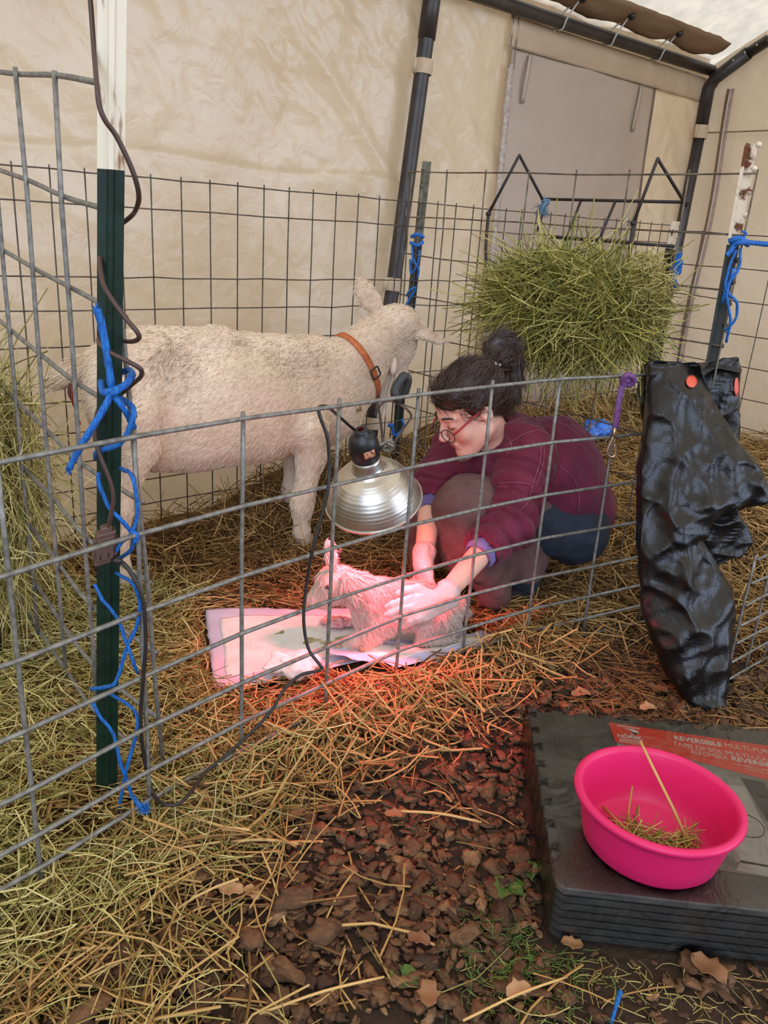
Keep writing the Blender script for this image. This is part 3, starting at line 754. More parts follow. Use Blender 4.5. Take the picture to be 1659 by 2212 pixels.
BT = BVHTree.FromPolygons([tuple(v) for v in GV], [tuple(f) for f in GF.tolist()])
for j in range(nb):
    a = 2 * math.pi * j / nb; d = ax * math.cos(a) + NW * math.sin(a)
    for q in (-.0125, .0125):
        o_ = cc + d * .35 + caxis * q; h_ = BT.ray_cast(Vector(o_), Vector(-d))
        p_ = np.array(h_[0]) if h_[0] is not None and np.linalg.norm(np.array(h_[0]) - cc) < .22 else cc + d * rr * .8 + caxis * q
        V.append(p_ + d * .0085)
Vr = np.array(V).reshape(nb, 2, 3)
for _ in range(3): Vr = .5 * Vr + .25 * (np.roll(Vr, 1, 0) + np.roll(Vr, -1, 0))
collar = obj('collar', Vr.reshape(-1, 3), [(2 * j, 2 * j + 1, (2 * j + 3) % (2 * nb), (2 * j + 2) % (2 * nb)) for j in range(nb)], mat('orange_webbing', S(206, 116, 66), S(180, 92, 48), 60, .7, .3, 300, bdist=.002), goat)
collar['label'] = 'orange webbing collar'; solidify(collar, .004, 1)
jb = min(range(nb), key=lambda j: np.linalg.norm(np.cross(Vr[j].mean(0) - CPOS, ray(790, 813))) + (1 if Vr[j].mean(0) @ NW < cc @ NW else 0))
bc = Vr[jb].mean(0); bt = unit(Vr[(jb + 1) % nb].mean(0) - Vr[jb - 1].mean(0)); bn = unit(np.cross(bt, caxis)); bn = bn if bn @ (bc - cc) > 0 else -bn
P = [bc + bn * .008 + bt * .020 * math.copysign(min(1, abs(1.3 * math.cos(a))), math.cos(a)) + caxis * .019 * math.copysign(min(1, abs(1.3 * math.sin(a))), math.sin(a)) for a in np.linspace(0, 2 * math.pi, 33)]
MB().tube(P, .003, 6).build('buckle', m_black, collar)
tg = G(800, 876, -.0) ; tb = MB().box(G(776, 880, .03), (.020, .003, .030), AX)
tb.build('name_tag', mat('pale_tag', S(206, 176, 130), S(110, 84, 50), 90, .5), goat)
m_red = mat('red_discharge', S(150, 34, 34), S(120, 22, 24), 30, .2, coat=.6)
MB().tube(spline([G(160, 838, -.02), G(158, 868, -.02), G(166, 885, -.02), G(167, 905, -.02)], 5), [.006] * 5 + [.005] * 5 + [.003] * 5 + [.003], 8).ell(G(168, 914, -.02), (.0085, .0085, .013)).build('birth_discharge', m_red, goat)
MB().ell(G(157, 848, -.06), (.014, .018, .026), AX).build('vulva', mat('red_brown_skin', S(120, 66, 50), S(92, 46, 36), 30, .5), goat)

# ================================================================== the newborn kid
KA = unit((.97, .22, 0)); KN = unit((.22, -.97, 0)); KX = np.array([KA, KN, Z3])
def K(px, py, off=0.0): return onpl(px, py, np.array([0.02, 2.048, 0]) + KN * off, KN)
kid = thing('kid_goat', 'newborn white kid with wet shaggy hair standing on the pad under the lamp', 'goat kid', K(800, 1400))
m_kid = mat('kid_hide', S(200, 180, 164), S(182, 160, 144), 20, .6, .3, 160, bdist=.002)
s = SDF(K(640, 1430, .16) - np.array([.05, .2, .05]), K(1010, 1140, -.16) + np.array([.05, .2, .05]), .0048)
s.ell(K(830, 1308), (.085, .062, .078), KX).ell(K(895, 1310), (.085, .064, .075), KX, k=.03).ell(K(945, 1325), (.065, .06, .072), KX, k=.03)
s.ell(K(800, 1310), (.05, .055, .075), KX, k=.03)
s.chain([K(795, 1290), K(765, 1272), K(735, 1255)], [.052, .043, .036], .025)
s.ell(K(718, 1256), (.046, .040, .046), KX, k=.02)                         # skull
s.cap(K(708, 1266), K(684, 1288), .034, .024, .015).ell(K(677, 1297), (.019, .020, .016), KX, k=.012)
s.cap(K(728, 1288), K(692, 1306), .024, .014, .012)                        # lower jaw
ear(s, [K(722, 1232, .02), K(715, 1205, .025), K(710, 1180, .03), K(706, 1163, .03)], [.011, .018, .014, .004], unit((.3, -.9, 0)), .35)
ear(s, [K(742, 1242, .042), K(758, 1260, .056), K(770, 1284, .062), K(776, 1306, .060)], [.012, .022, .022, .008], KN, .4)
s.chain([K(812, 1335, .03), K(795, 1362, .03), K(766, 1388, .03), K(738, 1403, .03)], [.036, .023, .016, .015], .018)
s.chain([K(830, 1340, .045), K(812, 1368, .045), K(800, 1392, .045), K(788, 1404, .045)], [.036, .024, .016, .015], .018)
s.chain([K(950, 1340, .035), K(925, 1368, .05), K(965, 1378, .05), K(905, 1388, .055)], [.05, .030, .018, .014], .018)
s.chain([K(950, 1345, -.035), K(930, 1368, -.05), K(985, 1378, -.04)], [.045, .028, .016], .018)
s.cap(K(985, 1300), K(1005, 1318), .016, .008, .015)
KV, KF = s.mesh(); KV = smooth(KV, KF, 1); obj('body', KV, KF, m_kid, kid)
m_kfur = mat('wet_white_kid_hair', S(240, 226, 214), rough=.45, ramp=[S(180, 158, 140), S(202, 184, 168), S(218, 204, 190), S(192, 170, 150)], spec=.5)
kc = K(880, 1300)
def kflow(P): return np.tile(KA * .55 + np.array([0, 0, -.9]), (len(P), 1)) + KN[None] * ((P - kc) @ KN)[:, None] * 4
wk = lambda c: (0.10 if c[2] < .115 or (c - K(700, 1270)) @ KA < .04 else 1.0) * (1.0 if (c - kc) @ KN > -.03 else .4)
fur('wet_hair', KV, KF, 15000, .030, .00095, kflow, .22, m_kfur, kid, wfn=wk, wave=.10, m=5)
fur('face_hair', KV, KF, 2200, .009, .0006, lambda P: np.tile(KA + np.array([0, 0, .1]), (len(P), 1)), .3, m_kfur, kid, wfn=lambda c: 1.0 if (c - K(700, 1270)) @ KA < .06 and c[2] > .12 else 0.0, wave=.1)
MB().ell(K(708, 1268, .0385), (.0075, .006, .006), KX).build('eye', m_black, kid)
MB().ell(K(671, 1297, .006), (.007, .010, .008), KX).build('nose', mat('pink_kid_nose', S(196, 120, 118), None, rough=.4), kid)
for p_ in (K(733, 1405, .03), K(783, 1406, .045)):
    hb = MB()
    for sd in (-.006, .006): hb.lathe([(.002, .024), (.008, .022), (.010, .006), (.009, -.002), (.001, -.003)], np.array([p_[0], p_[1], p_[2]]) + KN * sd, unit((-.3, 0, 1)), 10)
    hb.build('hoof', m_hoof, kid)

# ================================================================== the kneeling person
W = at
FD = unit((-.75, -.66, 0)); LD = unit((.66, -.75, 0))           # facing, her left
per = thing('person', 'person in a burgundy jacket and red glasses crouching over the newborn kid', 'person', (.56, 2.5, .02))
m_skin = mat('skin', S(226, 176, 152), S(216, 162, 138), 9, .5, .08, 150, spec=.4, bdist=.002)
HO = W(1018, 885, 2.36)
hf = unit((-.78, -.38, -.50)); hu = unit(Z3 - hf * hf[2]); hl = np.cross(hu, hf)
def H(l, f_, z): return HO + hl * l + hf * f_ + hu * z
HA = np.array([hl, hf, hu])
neckb = W(1072, 950, 2.46)
Lsh, Rsh = W(1138, 985, 2.37), W(985, 975, 2.60)
Lel, Rel = W(1098, 1126, 2.24), W(932, 1080, 2.42)
Lwr, Rwr = W(948, 1300, 1.965), W(914, 1215, 2.17)
hip = W(1222, 1090, 2.62); mid = W(1170, 1020, 2.57); chest = W(1085, 990, 2.50)
print('upper arms', np.linalg.norm(Lsh - Lel), np.linalg.norm(Rsh - Rel), 'fore', np.linalg.norm(Lel - Lwr), np.linalg.norm(Rel - Rwr), 'sh', np.linalg.norm(Lsh - Rsh), 'torso', np.linalg.norm(hip - neckb))
Lkn, Rkn = W(1015, 1095, 2.32), W(955, 1110, 2.50)
Lan, Ran = W(1125, 1262, 2.47), W(1060, 1240, 2.66)
def fingers(s, wr, fw, bk, th, k=.007, sc=.92, grow=0.0, curl=(.5, .6, .7, .8), spread=.16, thumb=(.5, -.4)):
    """hand: wr wrist, fw along the hand, bk out of its back, th towards the thumb side"""
    fw = unit(fw); bk = unit(bk - fw * (np.array(bk) @ fw)); th = unit(th - fw * (np.array(th) @ fw) - bk * (np.array(th) @ bk)); g = grow
    A = np.array([th, fw, bk])
    s.ell(wr + fw * .045, (.038 + g, .050 + g, .0155 + g), A, k=.012); s.cap(wr - fw * .03, wr + fw * .02, .026 + g, .028 + g, .015, (bk, .75))
    tips = []
    for q, (o_, L_) in enumerate(zip((.028, .009, -.010, -.027), (.072, .080, .074, .058))):
        p0 = wr + fw * sc * (.085 - .004 * abs(q - 1)) + th * o_; d = unit(fw + th * o_ * spread * 25 * .4); a = 0; P = [wr + fw * .06 + th * o_ * .8, p0]
        for j in range(3):
            a += curl[q] * (.5 if j == 0 else .75); dd = d * math.cos(a) - bk * math.sin(a); P.append(P[-1] + dd * sc * L_ * (.45, .32, .23)[j])
        s.chain(P, [.0095 + g, .0095 + g, .0085 + g, .0078 + g, .0066 + g], k); tips.append(P[-1])
    p0 = wr + fw * .02 + th * .024; p1 = p0 + unit(th * .8 + fw * .7) * .036; p2 = p1 + unit(th * .25 + fw + bk * thumb[1]) * .032; p3 = p2 + unit(fw - th * .1 + bk * thumb[1] * 1.4) * .024
    s.chain([p0, p1, p2, p3], [.014 + g, .0115 + g, .0098 + g, .0075 + g], k); tips.append(p3)
    return tips
LH = dict(wr=Lwr, fw=unit(W(862, 1326, 1.925) - Lwr), bk=unit((-.05, -.80, .55)), th=unit((0.1, .1, 1)), curl=(.35, .42, .5, .6))
RH = dict(wr=Rwr, fw=unit(W(925, 1300, 2.10) - Rwr), bk=unit((.55, .65, .35)), th=unit((-.8, .2, 0)), curl=(.3, .35, .4, .45))
sh = SDF((-.10, 1.88, .0), (.92, 2.96, .92), .0043)
sh.ell(H(0, -.012, .040), (.074, .095, .098), HA)
sh.ell(H(0, .030, -.030), (.060, .066, .085), HA, k=.03).ell(H(0, .020, .055), (.066, .072, .062), HA, k=.03)
sh.cap(H(0, .066, -.104), H(0, .074, -.108), .022, .020, .025)
for q in (1, -1):
    sh.cap(H(.050 * q, .0, -.055), H(.015 * q, .06, -.105), .024, .020, .03)            # jaw line
    sh.ell(H(.036 * q, .066, -.030), (.026, .022, .026), HA, k=.02)                      # cheek
    sh.ell(H(.031 * q, .099, .012), (.016, .012, .011), HA, k=.012, sub=True)            # eye socket
    sh.ell(H(.031 * q, .083, .008), (.0145, .0135, .0125), HA, k=.006)                   # closed lid over the eye
    sh.cap(H(.012 * q, .094, .031), H(.046 * q, .080, .030), .009, .007, .012)           # brow ridge
    sh.ell(H(.010 * q, .113, -.033), (.0085, .009, .0075), HA, k=.006)                   # nostril wing
    sh.ell(H(.074 * q, -.010, .000), (.010, .020, .030), HA, k=.006)                     # ear
    sh.ell(H(.085 * q, -.006, .004), (.007, .010, .017), HA, k=.006, sub=True)
sh.chain([H(0, .094, .022), H(0, .108, -.008), H(0, .121, -.028)], [.0085, .0088, .0105], .010)
sh.cap(H(-.016, .093, -.0635), H(.016, .093, -.0635), .0062, .0062, .007).cap(H(-.013, .092, -.0745), H(.013, .092, -.0745), .0066, .0066, .007)
sh.cap(H(0, -.03, -.06), neckb - hu * .0 + Z3 * .0, .050, .052, .03)
sb = sh
sb.chain([hip + FD * .07, mid, chest, neckb - Z3 * .02], [.095, .11, .11, .055], .05)
sb.cap(chest + LD * .0, Lsh, .09, .055, .05).cap(chest, Rsh, .09, .055, .05)
sb.chain([Lsh, Lel, Lwr], [.050, .041, .026], .02).chain([Rsh, Rel, Rwr], [.050, .041, .026], .02)
sb.chain([hip + LD * .08 + FD * .06, Lkn, Lan], [.075, .055, .035], .03).chain([hip - LD * .08 + FD * .06, Rkn, Ran], [.075, .055, .035], .03)
sb.cap(Lan, W(1070, 1285, 2.40), .035, .03, .02).cap(Ran, W(1000, 1262, 2.58), .035, .03, .02)
tipsL = fingers(sb, **LH); tipsR = fingers(sb, **RH)
BVt, BFt = sb.mesh(); del sh, sb
BVt = smooth(BVt, BFt, 1, .4)

hq = (BVt - HO) @ HA.T
lip = np.exp(-((hq[:, 0] / .021) ** 2 + ((hq[:, 2] + .069) / .0085) ** 2) ** 2) * (hq[:, 1] > .07)
ms = m_skin.node_tree; ats = ms.nodes.new('ShaderNodeAttribute'); ats.attribute_name = 'lip'
mxs = ms.nodes.new('ShaderNodeMix'); mxs.data_type = 'RGBA'; old = ms.nodes['Principled BSDF'].inputs['Base Color'].links[0].from_socket
ms.links.new(ats.outputs['Fac'], mxs.inputs[0]); ms.links.new(old, mxs.inputs[6]); mxs.inputs[7].default_value = S(186, 104, 98)
ms.links.new(mxs.outputs[2], ms.nodes['Principled BSDF'].inputs['Base Color'])
ms.nodes['Principled BSDF'].inputs['Subsurface Weight'].default_value = .12
ms.nodes['Principled BSDF'].inputs['Subsurface Radius'].default_value = (.012, .005, .003)
pbody = obj('body', BVt, BFt, m_skin, per, True, {'lip': lip})
# closed lashes and brows
m_hair = mat('dark_brown_hair', S(54, 40, 32), rough=.40, ramp=[S(36, 26, 21), S(58, 42, 33), S(88, 64, 48), S(46, 34, 27)], spec=.5)
for q in (1, -1):
    MB().tube(spline([H(q * .014, .0945, .0035), H(q * .024, .0975, -.0015), H(q * .034, .0965, -.0022), H(q * .046, .089, .0025)], 5), [.0008] + [.0013] * 14 + [.0008], 6).build('eyelashes', m_hair, per)
    MB().tube(spline([H(q * .010, .1015, .031), H(q * .026, .1010, .037), H(q * .044, .0880, .035), H(q * .054, .077, .027)], 5), [.0018] + [.0031] * 12 + [.002, .0012, .0006], 8, flat=.9).build('eyebrow', m_hair, per)
# hair: cap, ponytail, strands
sh = SDF(HO - .24, HO + .26, .0052)
sh.ell(H(0, -.016, .048), (.083, .104, .103), HA).ell(H(0, .045, .085), (.060, .048, .045), HA, k=.03)
sh.ell(H(0, -.075, .0), (.062, .045, .060), HA, k=.03)
for q in (1, -1): sh.cap(H(.072 * q, .025, .045), H(.077 * q, .010, .022), .013, .006, .015)
sh.ell(H(0, .098, -.036), (.088, .082, .094), HA, k=.008, sub=True).ell(H(0, .0, -.11), (.12, .12, .055), HA, k=.01, sub=True)
for q in (1, -1): sh.ell(H(.084 * q, .004, -.012), (.020, .034, .040), HA, k=.006, sub=True)
PT = H(0, -.118, .096)
sh.cap(H(0, -.09, .082), PT, .034, .022, .02)
HRV, HRF = sh.mesh(); HRV = smooth(HRV, HRF, 1)
hair = obj('hair', HRV, HRF, m_hair, per, True, {'rnd': np.full(len(HRV), .15)})
def hflow(P): return PT[None] - P
fur('hair_strands', HRV, HRF, 6500, .050, .0010, hflow, .03, m_hair, hair, wave=.03, m=5)
sp = SDF(PT - .16, PT + .2, .0055)
pony = [PT, W(1064, 755, 2.43), W(1082, 738, 2.44), W(1098, 745, 2.45), W(1106, 775, 2.46), W(1112, 815, 2.46), W(1112, 850, 2.45), W(1106, 875, 2.44)]
sp.chain(pony, [.020, .027, .030, .031, .030, .026, .018, .008], .02, (LD, .8)).chain([pony[0], (pony[0] + pony[4]) / 2, pony[4]], [.020, .028, .028], .015, (LD, .8))
PV, PF = sp.mesh(); PV = smooth(PV, PF, 1)
ponyo = obj('ponytail', PV, PF, m_hair, per, True, {'rnd': np.full(len(PV), .15)})
pd = np.array(pony)
def pflow(P):
    i = np.argmin(((P[:, None] - pd[None]) ** 2).sum(2), 1); i = np.clip(i, 0, len(pd) - 2); return pd[i + 1] - pd[i]
fur('hair_strands', PV, PF, 2600, .05, .0010, pflow, .03, m_hair, ponyo, wave=.03, m=5)
MB().tube([PT + .021 * (hl * math.cos(a) + unit(np.cross(hl, PT - H(0, -.09, .082))) * math.sin(a)) for a in np.linspace(0, 6.283, 20)], .0045, 6).build('hair_tie', m_black, ponyo)
MB().ell(PT + hl * .022 + hf * .004, (.007, .007, .007), nu=8, nv=6).ell(PT + hl * .019 - hu * .012 - hf * .01, (.005, .006, .005), nu=8, nv=6).build('hair_clasp', mat('pale_bead', S(196, 186, 172), None, rough=.4), ponyo)
# loose wisps over the forehead and temple
C_ = []
for q in range(46):
    l_ = random.choice((1, 1, -1)) * random.uniform(.02, .072); p0 = H(l_, .070 - abs(l_) * .5, .095 - abs(l_) * .25); sw = random.uniform(-.4, .9)
    P = [p0 + hf * (.018 * math.sin(2.2 * t + .3)) - hu * (t * random.uniform(.05, .085)) + hl * math.copysign(.010 * math.sin(3 * t * sw), l_) for t in np.linspace(0, 1, 8)]; C_.append(P)
Vb, fb = strand_arrays(np.array(C_), np.full(len(C_), .0006), 2, (1, .4)); obj('loose_strands', Vb, fb, m_hair, hair, True, {'rnd': np.repeat(RNG.random(len(C_)), 16)})
# glasses
gl = obj('glasses_frame', *(lambda m_: (m_.V, m_.F))(MB().tube([H(.0105, .119, -.004), H(0, .1235, -.001), H(-.0105, .119, -.004)], .0014, 6)), mat('dark_frame', S(38, 26, 26), None, rough=.3), per); gl['label'] = 'dark oval rims with red temples'
m_lens = mat('spectacle_lens', S(225, 225, 225), None, rough=.05, alpha=.10)
m_redf = mat('red_acetate', S(168, 26, 34), S(130, 16, 24), 60, .3)
for q in (1, -1):
    gc = H(.037 * q, .114, -.012); gx = unit(hl * q - hf * .22); gz = unit(hu - hf * .12); R_ = lambda a: gc + gx * .0295 * math.cos(a) + gz * .0215 * math.sin(a) * (1 if math.sin(a) < 0 else .9)
    MB().tube([R_(a) for a in np.linspace(0, 2 * math.pi, 33)], .0015, 6).build('rim', MATS['dark_frame'], gl)
    MB().add([gc] + [R_(a) for a in np.linspace(0, 2 * math.pi, 32, endpoint=False)], [(0, j + 1, (j + 1) % 32 + 1) for j in range(32)]).build('lens', m_lens, gl)
    MB().tube(spline([gc + gx * .027 + gz * .008, H(.073 * q, .085, .004), H(.079 * q, .03, .018), H(.078 * q, -.012, .020), H(.074 * q, -.03, .004)], 5), .0024, 6, flat=1.4).build('temple', m_redf, gl)

# jacket: one surface around torso and sleeves
m_jack = mat('burgundy_canvas', S(110, 38, 58), S(94, 28, 48), 10, .85, .35, 260, sheen=.08, spec=.25, bdist=.002)
s = SDF((-.05, 1.95, .18), (.98, 3.0, .95), .0062)
s.cap(W(1245, 1098, 2.62), mid, .128, .158, .05, (LD, 1.12)).cap(mid, chest, .158, .145, .05, (LD, 1.15)).cap(chest, neckb + Z3 * .0, .140, .088, .05)
s.cap(chest + Z3 * .04, Lsh + Z3 * .01, .09, .080, .05).cap(chest + Z3 * .04, Rsh + Z3 * .0, .09, .078, .05)
s.ell(mid + Z3 * .05 - FD * .06, (.13, .13, .12), k=.06)
Lcu, Rcu = Lel + (Lwr - Lel) * .30, Rel + (Rwr - Rel) * .02
s.chain([Lsh, Lsh + (Lel - Lsh) * .5, Lel, Lcu], [.082, .076, .068, .060], .035).chain([Rsh, Rsh + (Rel - Rsh) * .5, Rcu], [.080, .074, .060], .035)
ld = unit(Lwr - Lel); s.cap(Lcu - ld * .0, Lcu + ld * .06, .05, .05, .004, sub=True)
rd = unit(Rwr - Rel); s.cap(Rcu - rd * .0, Rcu + rd * .06, .05, .05, .004, sub=True)
s.cap(neckb + Z3 * .015 + FD * .035, neckb + Z3 * .16 + FD * .10, .058, .085, .01, sub=True)
s.ell(H(0, .01, -.05), (.085, .10, .10), HA, k=.008, sub=True)
JV, JF = s.mesh(); JV = smooth(JV, JF, 1)
def seg(p, a, b):
    ab = b - a; t = np.clip(((p - a) @ ab) / (ab @ ab), 0, 1); return t, np.linalg.norm(p - a - t * ab)
def jw(p):
    d = .008 * (ridge((p[0], p[1], p[2] * .6), 6) - .6) + .004 * (ridge(p, 15) - .5) + .008 * nz(p, 4.5, 2)
    for a, b, n_ in ((Lsh, Lel, 5), (Lel, Lcu, 7), (Rsh, Rel, 6)):
        t, r_ = seg(p, a, b)
        if r_ < .11:
            ph = nz(p, 7) * 3.0; u_ = t * np.linalg.norm(b - a)
            w_ = (.35 + .65 * t) if n_ != 7 else 1.0
            d += .014 * w_ * (abs(math.sin(u_ * 62 + ph + (p @ FD) * 16)) - .5)
    t, r_ = seg(p, mid, hip)
    if r_ < .2: d += .009 * math.sin((p @ FD) * 26 + p[2] * 22 + 3 * nz(p, 3)) * (1 - .5 * t)
    return d
JV = wrinkle(JV, JF, jw)
jack = obj('jacket', JV, JF, m_jack, per); jack['label'] = 'burgundy canvas work jacket'
JB = BVHTree.FromPolygons([tuple(v) for v in JV], [tuple(f) for f in JF.tolist()])
def onmesh(B, pts, lift=.002, n=6):
    out = []
    for px, py in spline([np.array([a, b, 0.]) for a, b in pts], n)and [(q[0], q[1]) for q in spline([np.array([a, b, 0.]) for a, b in pts], n)]:
        d = ray(px, py); h_ = B.ray_cast(Vector(CPOS), Vector(d))
        if h_[0] is not None: out.append(np.array(h_[0]) + np.array(h_[1]) * lift * (1 if Vector(h_[1]).dot(Vector(d)) < 0 else -1))
    return out
m_stitch = mat('pink_stitching', S(150, 84, 98), S(120, 58, 78), 200, .8)
for pts in ([(1085, 920), (1130, 905), (1180, 905), (1230, 925), (1262, 960)], [(1092, 965), (1130, 940), (1168, 932), (1200, 955)], [(1168, 960), (1165, 1000), (1150, 1045)], [(1175, 965), (1172, 1005), (1157, 1050)],
            [(1150, 1048), (1140, 1085), (1120, 1105)], [(1075, 1045), (1110, 1042), (1148, 1046)], [(1205, 1005), (1235, 1030), (1250, 1070), (1248, 1110)], [(1090, 940), (1105, 960), (1096, 985)]):
    P = onmesh(JB, pts)
    if len(P) > 3: MB().tube(P, .0014, 5).build('seam', m_stitch, jack)
m_cuff = mat('lavender_rib_cuff', S(118, 108, 158), S(94, 84, 134), 30, .85, .5, 200, bdist=.004, stretch=(1, 1, .3))
def cuff(c, d, r, par, name='cuff', mt=m_cuff, ln=.062):
    d = unit(d); mb = MB(); prof = [(r * .72, -.012), (r * .98, -.010), (r * 1.0, .0), (r * .93, ln * .25), (r * .98, ln * .4), (r * .88, ln * .62), (r * .93, ln * .8), (r * .84, ln), (r * .74, ln * 1.03), (r * .70, ln * .6)]
    mb.lathe(prof, c, d, 28); V = np.array(mb.V); V = V + np.array([[nz(v, 30), nz(v + 5, 30), nz(v + 9, 30)] for v in V]) * .004
    return obj(name, V, mb.F, mt, par)
cuff(Lcu - ld * .004, ld, .052, jack); cuff(Rcu - rd * .004, rd, .052, jack)
# fleece lining at the open collar
m_fleece = mat('tan_fleece_lining', S(128, 98, 74), S(98, 72, 54), 90, .95, .7, 220, bdist=.006)
cl = []
for a in np.linspace(math.radians(-200), math.radians(20), 26):
    cl.append(neckb + Z3 * (.028 + .012 * math.sin(a * .5)) + FD * (.03 + .068 * math.cos(a)) + LD * .072 * math.sin(a))
V = []
for j, p_ in enumerate(cl):
    o_ = unit(p_ - (neckb + FD * .03 + Z3 * .03)); V += [p_ - Z3 * .03 + o_ * .006, p_ + Z3 * .022 + o_ * .008, p_ + Z3 * .024 - o_ * .006, p_ - Z3 * .03 - o_ * .008]
Fq = [(4 * j + a, 4 * j + (a + 1) % 4, 4 * j + 4 + (a + 1) % 4, 4 * j + 4 + a) for j in range(len(cl) - 1) for a in range(4)]
obj('collar', V, Fq, m_jack, jack)
MB().tube(spline([W(1052, 925, 2.375), W(1046, 950, 2.37), W(1034, 965, 2.36), W(1012, 985, 2.355), W(990, 992, 2.36)], 6), .012, 8).build('lining', m_fleece, jack)

# jeans, boots
m_jean = mat('dark_denim', S(38, 46, 56), S(28, 35, 44), 30, .85, .35, 300, bdist=.002)
s = SDF((.05, 2.1, .0), (.98, 3.0, .55), .009)
for sg, kn, an in ((1, Lkn, Lan), (-1, Rkn, Ran)):
    hp_ = hip + LD * .085 * sg - Z3 * .055; s.chain([hp_ + FD * .05, kn, an + Z3 * .02], [.108, .082, .060], .04)
s.cap(hip + LD * .07 - Z3 * .045 + FD * .04, hip - LD * .07 - Z3 * .045 + FD * .04, .105, .105, .05)
TV, TF = s.mesh(); TV = wrinkle(smooth(TV, TF, 1), TF, lambda p: .007 * (ridge(p, 9) - .4))
obj('jeans', TV, TF, m_jean, per)
m_boot = mat('dark_brown_boot', S(48, 36, 30), S(34, 26, 22), 30, .7, .3, 90, bdist=.003)
for an, toe in ((Lan, W(1060, 1286, 2.40)), (Ran, W(985, 1262, 2.60))):
    an0 = np.array([an[0], an[1], .085]); f_ = unit((FD[0], FD[1], 0)); s = SDF(an0 - .26, an0 + .26, .008)
    s.cap(an0 + Z3 * .06, an0 - Z3 * .02, .058, .05, .02).cap(an0 - Z3 * .035 - f_ * .02, an0 - Z3 * .035 + f_ * .12, .044, .042, .03).plane(an0 - Z3 * .062, (0, 0, -1))
    a_, b_ = s.mesh(); bt = obj('boot', a_, b_, m_boot, per)
    V = [an0 - Z3 * .062 + f_ * x_ + np.cross(Z3, f_) * y_ + Z3 * z_ for z_ in (0.006, -.014) for x_, y_ in ((-.07, -.035), (-.07, .035), (.0, .042), (.12, .044), (.165, .02), (.165, -.02), (.12, -.044), (.0, -.042))]
    obj('sole', V, [tuple(range(7, -1, -1)), tuple(range(8, 16))] + [(j, (j + 1) % 8, 8 + (j + 1) % 8, 8 + j) for j in range(8)], m_black, bt, False)
# gloves
m_glove = mat('pale_latex_glove', S(196, 174, 164), S(184, 160, 150), 14, .38, .25, 70, bdist=.003, spec=.45)
for hd, el in ((LH, Lel), (RH, Rel)):
    c0 = np.array(hd['wr']); s = SDF(c0 - .2, c0 + .2, .0037); fingers(s, **hd, grow=.0022, k=.006)
    dv = unit(el - c0); s.cap(c0, c0 + dv * .045, .029, .034, .012)
    a_, b_ = s.mesh(); a_ = wrinkle(smooth(a_, b_, 1), b_, lambda p: .0022 * (ridge(p, 24) - .4)); g_ = obj('glove', a_, b_, m_glove, per)
    MB().lathe([(.0345, .040), (.0365, .046), (.0355, .050), (.033, .050)], c0, dv, 24).build('glove_cuff', m_glove, g_)

# towel over the knees
m_knit = mat('brown_knit_blanket', S(118, 86, 80), S(98, 70, 66), 16, .95, .6, 260, weave=70, bdist=.006)
tw = None
s = SDF((-.05, 1.95, .0), (.85, 2.85, .60), .0075)
s.chain([W(1165, 1125, 2.45), W(1100, 1085, 2.36), W(1012, 1098, 2.30)], [.075, .085, .092], .04).chain([W(1012, 1098, 2.30), W(1020, 1180, 2.30), W(1065, 1275, 2.32)], [.092, .088, .055], .04)
s.chain([W(1010, 1098, 2.32), W(945, 1130, 2.48), W(918, 1205, 2.48)], [.085, .085, .06], .05).cap(W(1080, 1110, 2.38), W(1130, 1215, 2.40), .085, .07, .05)
s.cap(W(1165, 1110, 2.44), W(1150, 1200, 2.44), .06, .045, .04)
s.plane((0, 0, .035), (0, 0, -1))
WV, WF = s.mesh(); WV = wrinkle(smooth(WV, WF, 2), WF, lambda p: .010 * math.sin((p @ LD) * 30 + 4 * nz(p, 4) + p[2] * 6) * min(1, max(0, (.42 - p[2]) * 4)) + .004 * nz(p, 12))
tag(obj('knit_blanket', WV, WF, m_knit, None), 'brown knitted blanket draped over the crouching person\'s knees', 'blanket')

# ================================================================== heat lamp
def yfront(px): return float(np.interp(px, [0, 290, 525, 735, 905, 1065, 1215, 1345, 1480], [1.11, 1.30, 1.48, 1.66, 1.83, 2.0, 2.16, 2.29, 2.38]))
YL = 1.985
rimc = at(807, 1078, YL); vb = -ray(807, 1078); iu = _u * .98 - _r * .18; iu = unit(iu - vb * (iu @ vb)); LA = unit(.66 * vb + .75 * iu)
lamp = thing('heat_lamp', 'clamp-on heat lamp with a ribbed aluminium reflector hanging from the low panel', 'heat lamp', rimc)
m_alu = mat('spun_aluminium', S(206, 200, 188), S(186, 178, 164), 12, .26, .05, 90, metal=.95, rough2=.42, bdist=.002)
prof = []
ctl = [(.1275, 0), (.124, .012), (.117, .030), (.108, .048), (.096, .066), (.080, .083), (.064, .094), (.050, .100), (.043, .106), (.039, .116), (.036, .130)]
for i in range(len(ctl) - 1):
    for q in range(6):
        t = q / 6; r_ = ctl[i][0] * (1 - t) + ctl[i + 1][0] * t; h_ = ctl[i][1] * (1 - t) + ctl[i + 1][1] * t
        k_ = i * 6 + q; prof.append((r_ + (.0006 if k_ % 3 == 0 and 8 < k_ < 46 else 0), h_))
prof.append(ctl[-1])
prof = [(.1255, .002), (.1295, -.003), (.1305, .001), (.128, .004)] + prof[1:]
ro = MB().lathe(prof, rimc, LA, 72).build('reflector', m_alu, lamp); ro['label'] = 'ribbed silver reflector'; solidify(ro, .0015, -1)
MB().lathe([(.036, .122), (.0365, .126), (.0365, .140), (.034, .141)], rimc, LA, 32).build('socket_ring', m_alu, lamp)
sk = MB().lathe([(.033, .138), (.036, .142), (.0375, .160), (.0385, .164), (.0385, .185), (.035, .203), (.026, .214), (.018, .219), (.0175, .226), (.014, .230), (.008, .230)], rimc, LA, 32).build('socket', m_black, lamp)
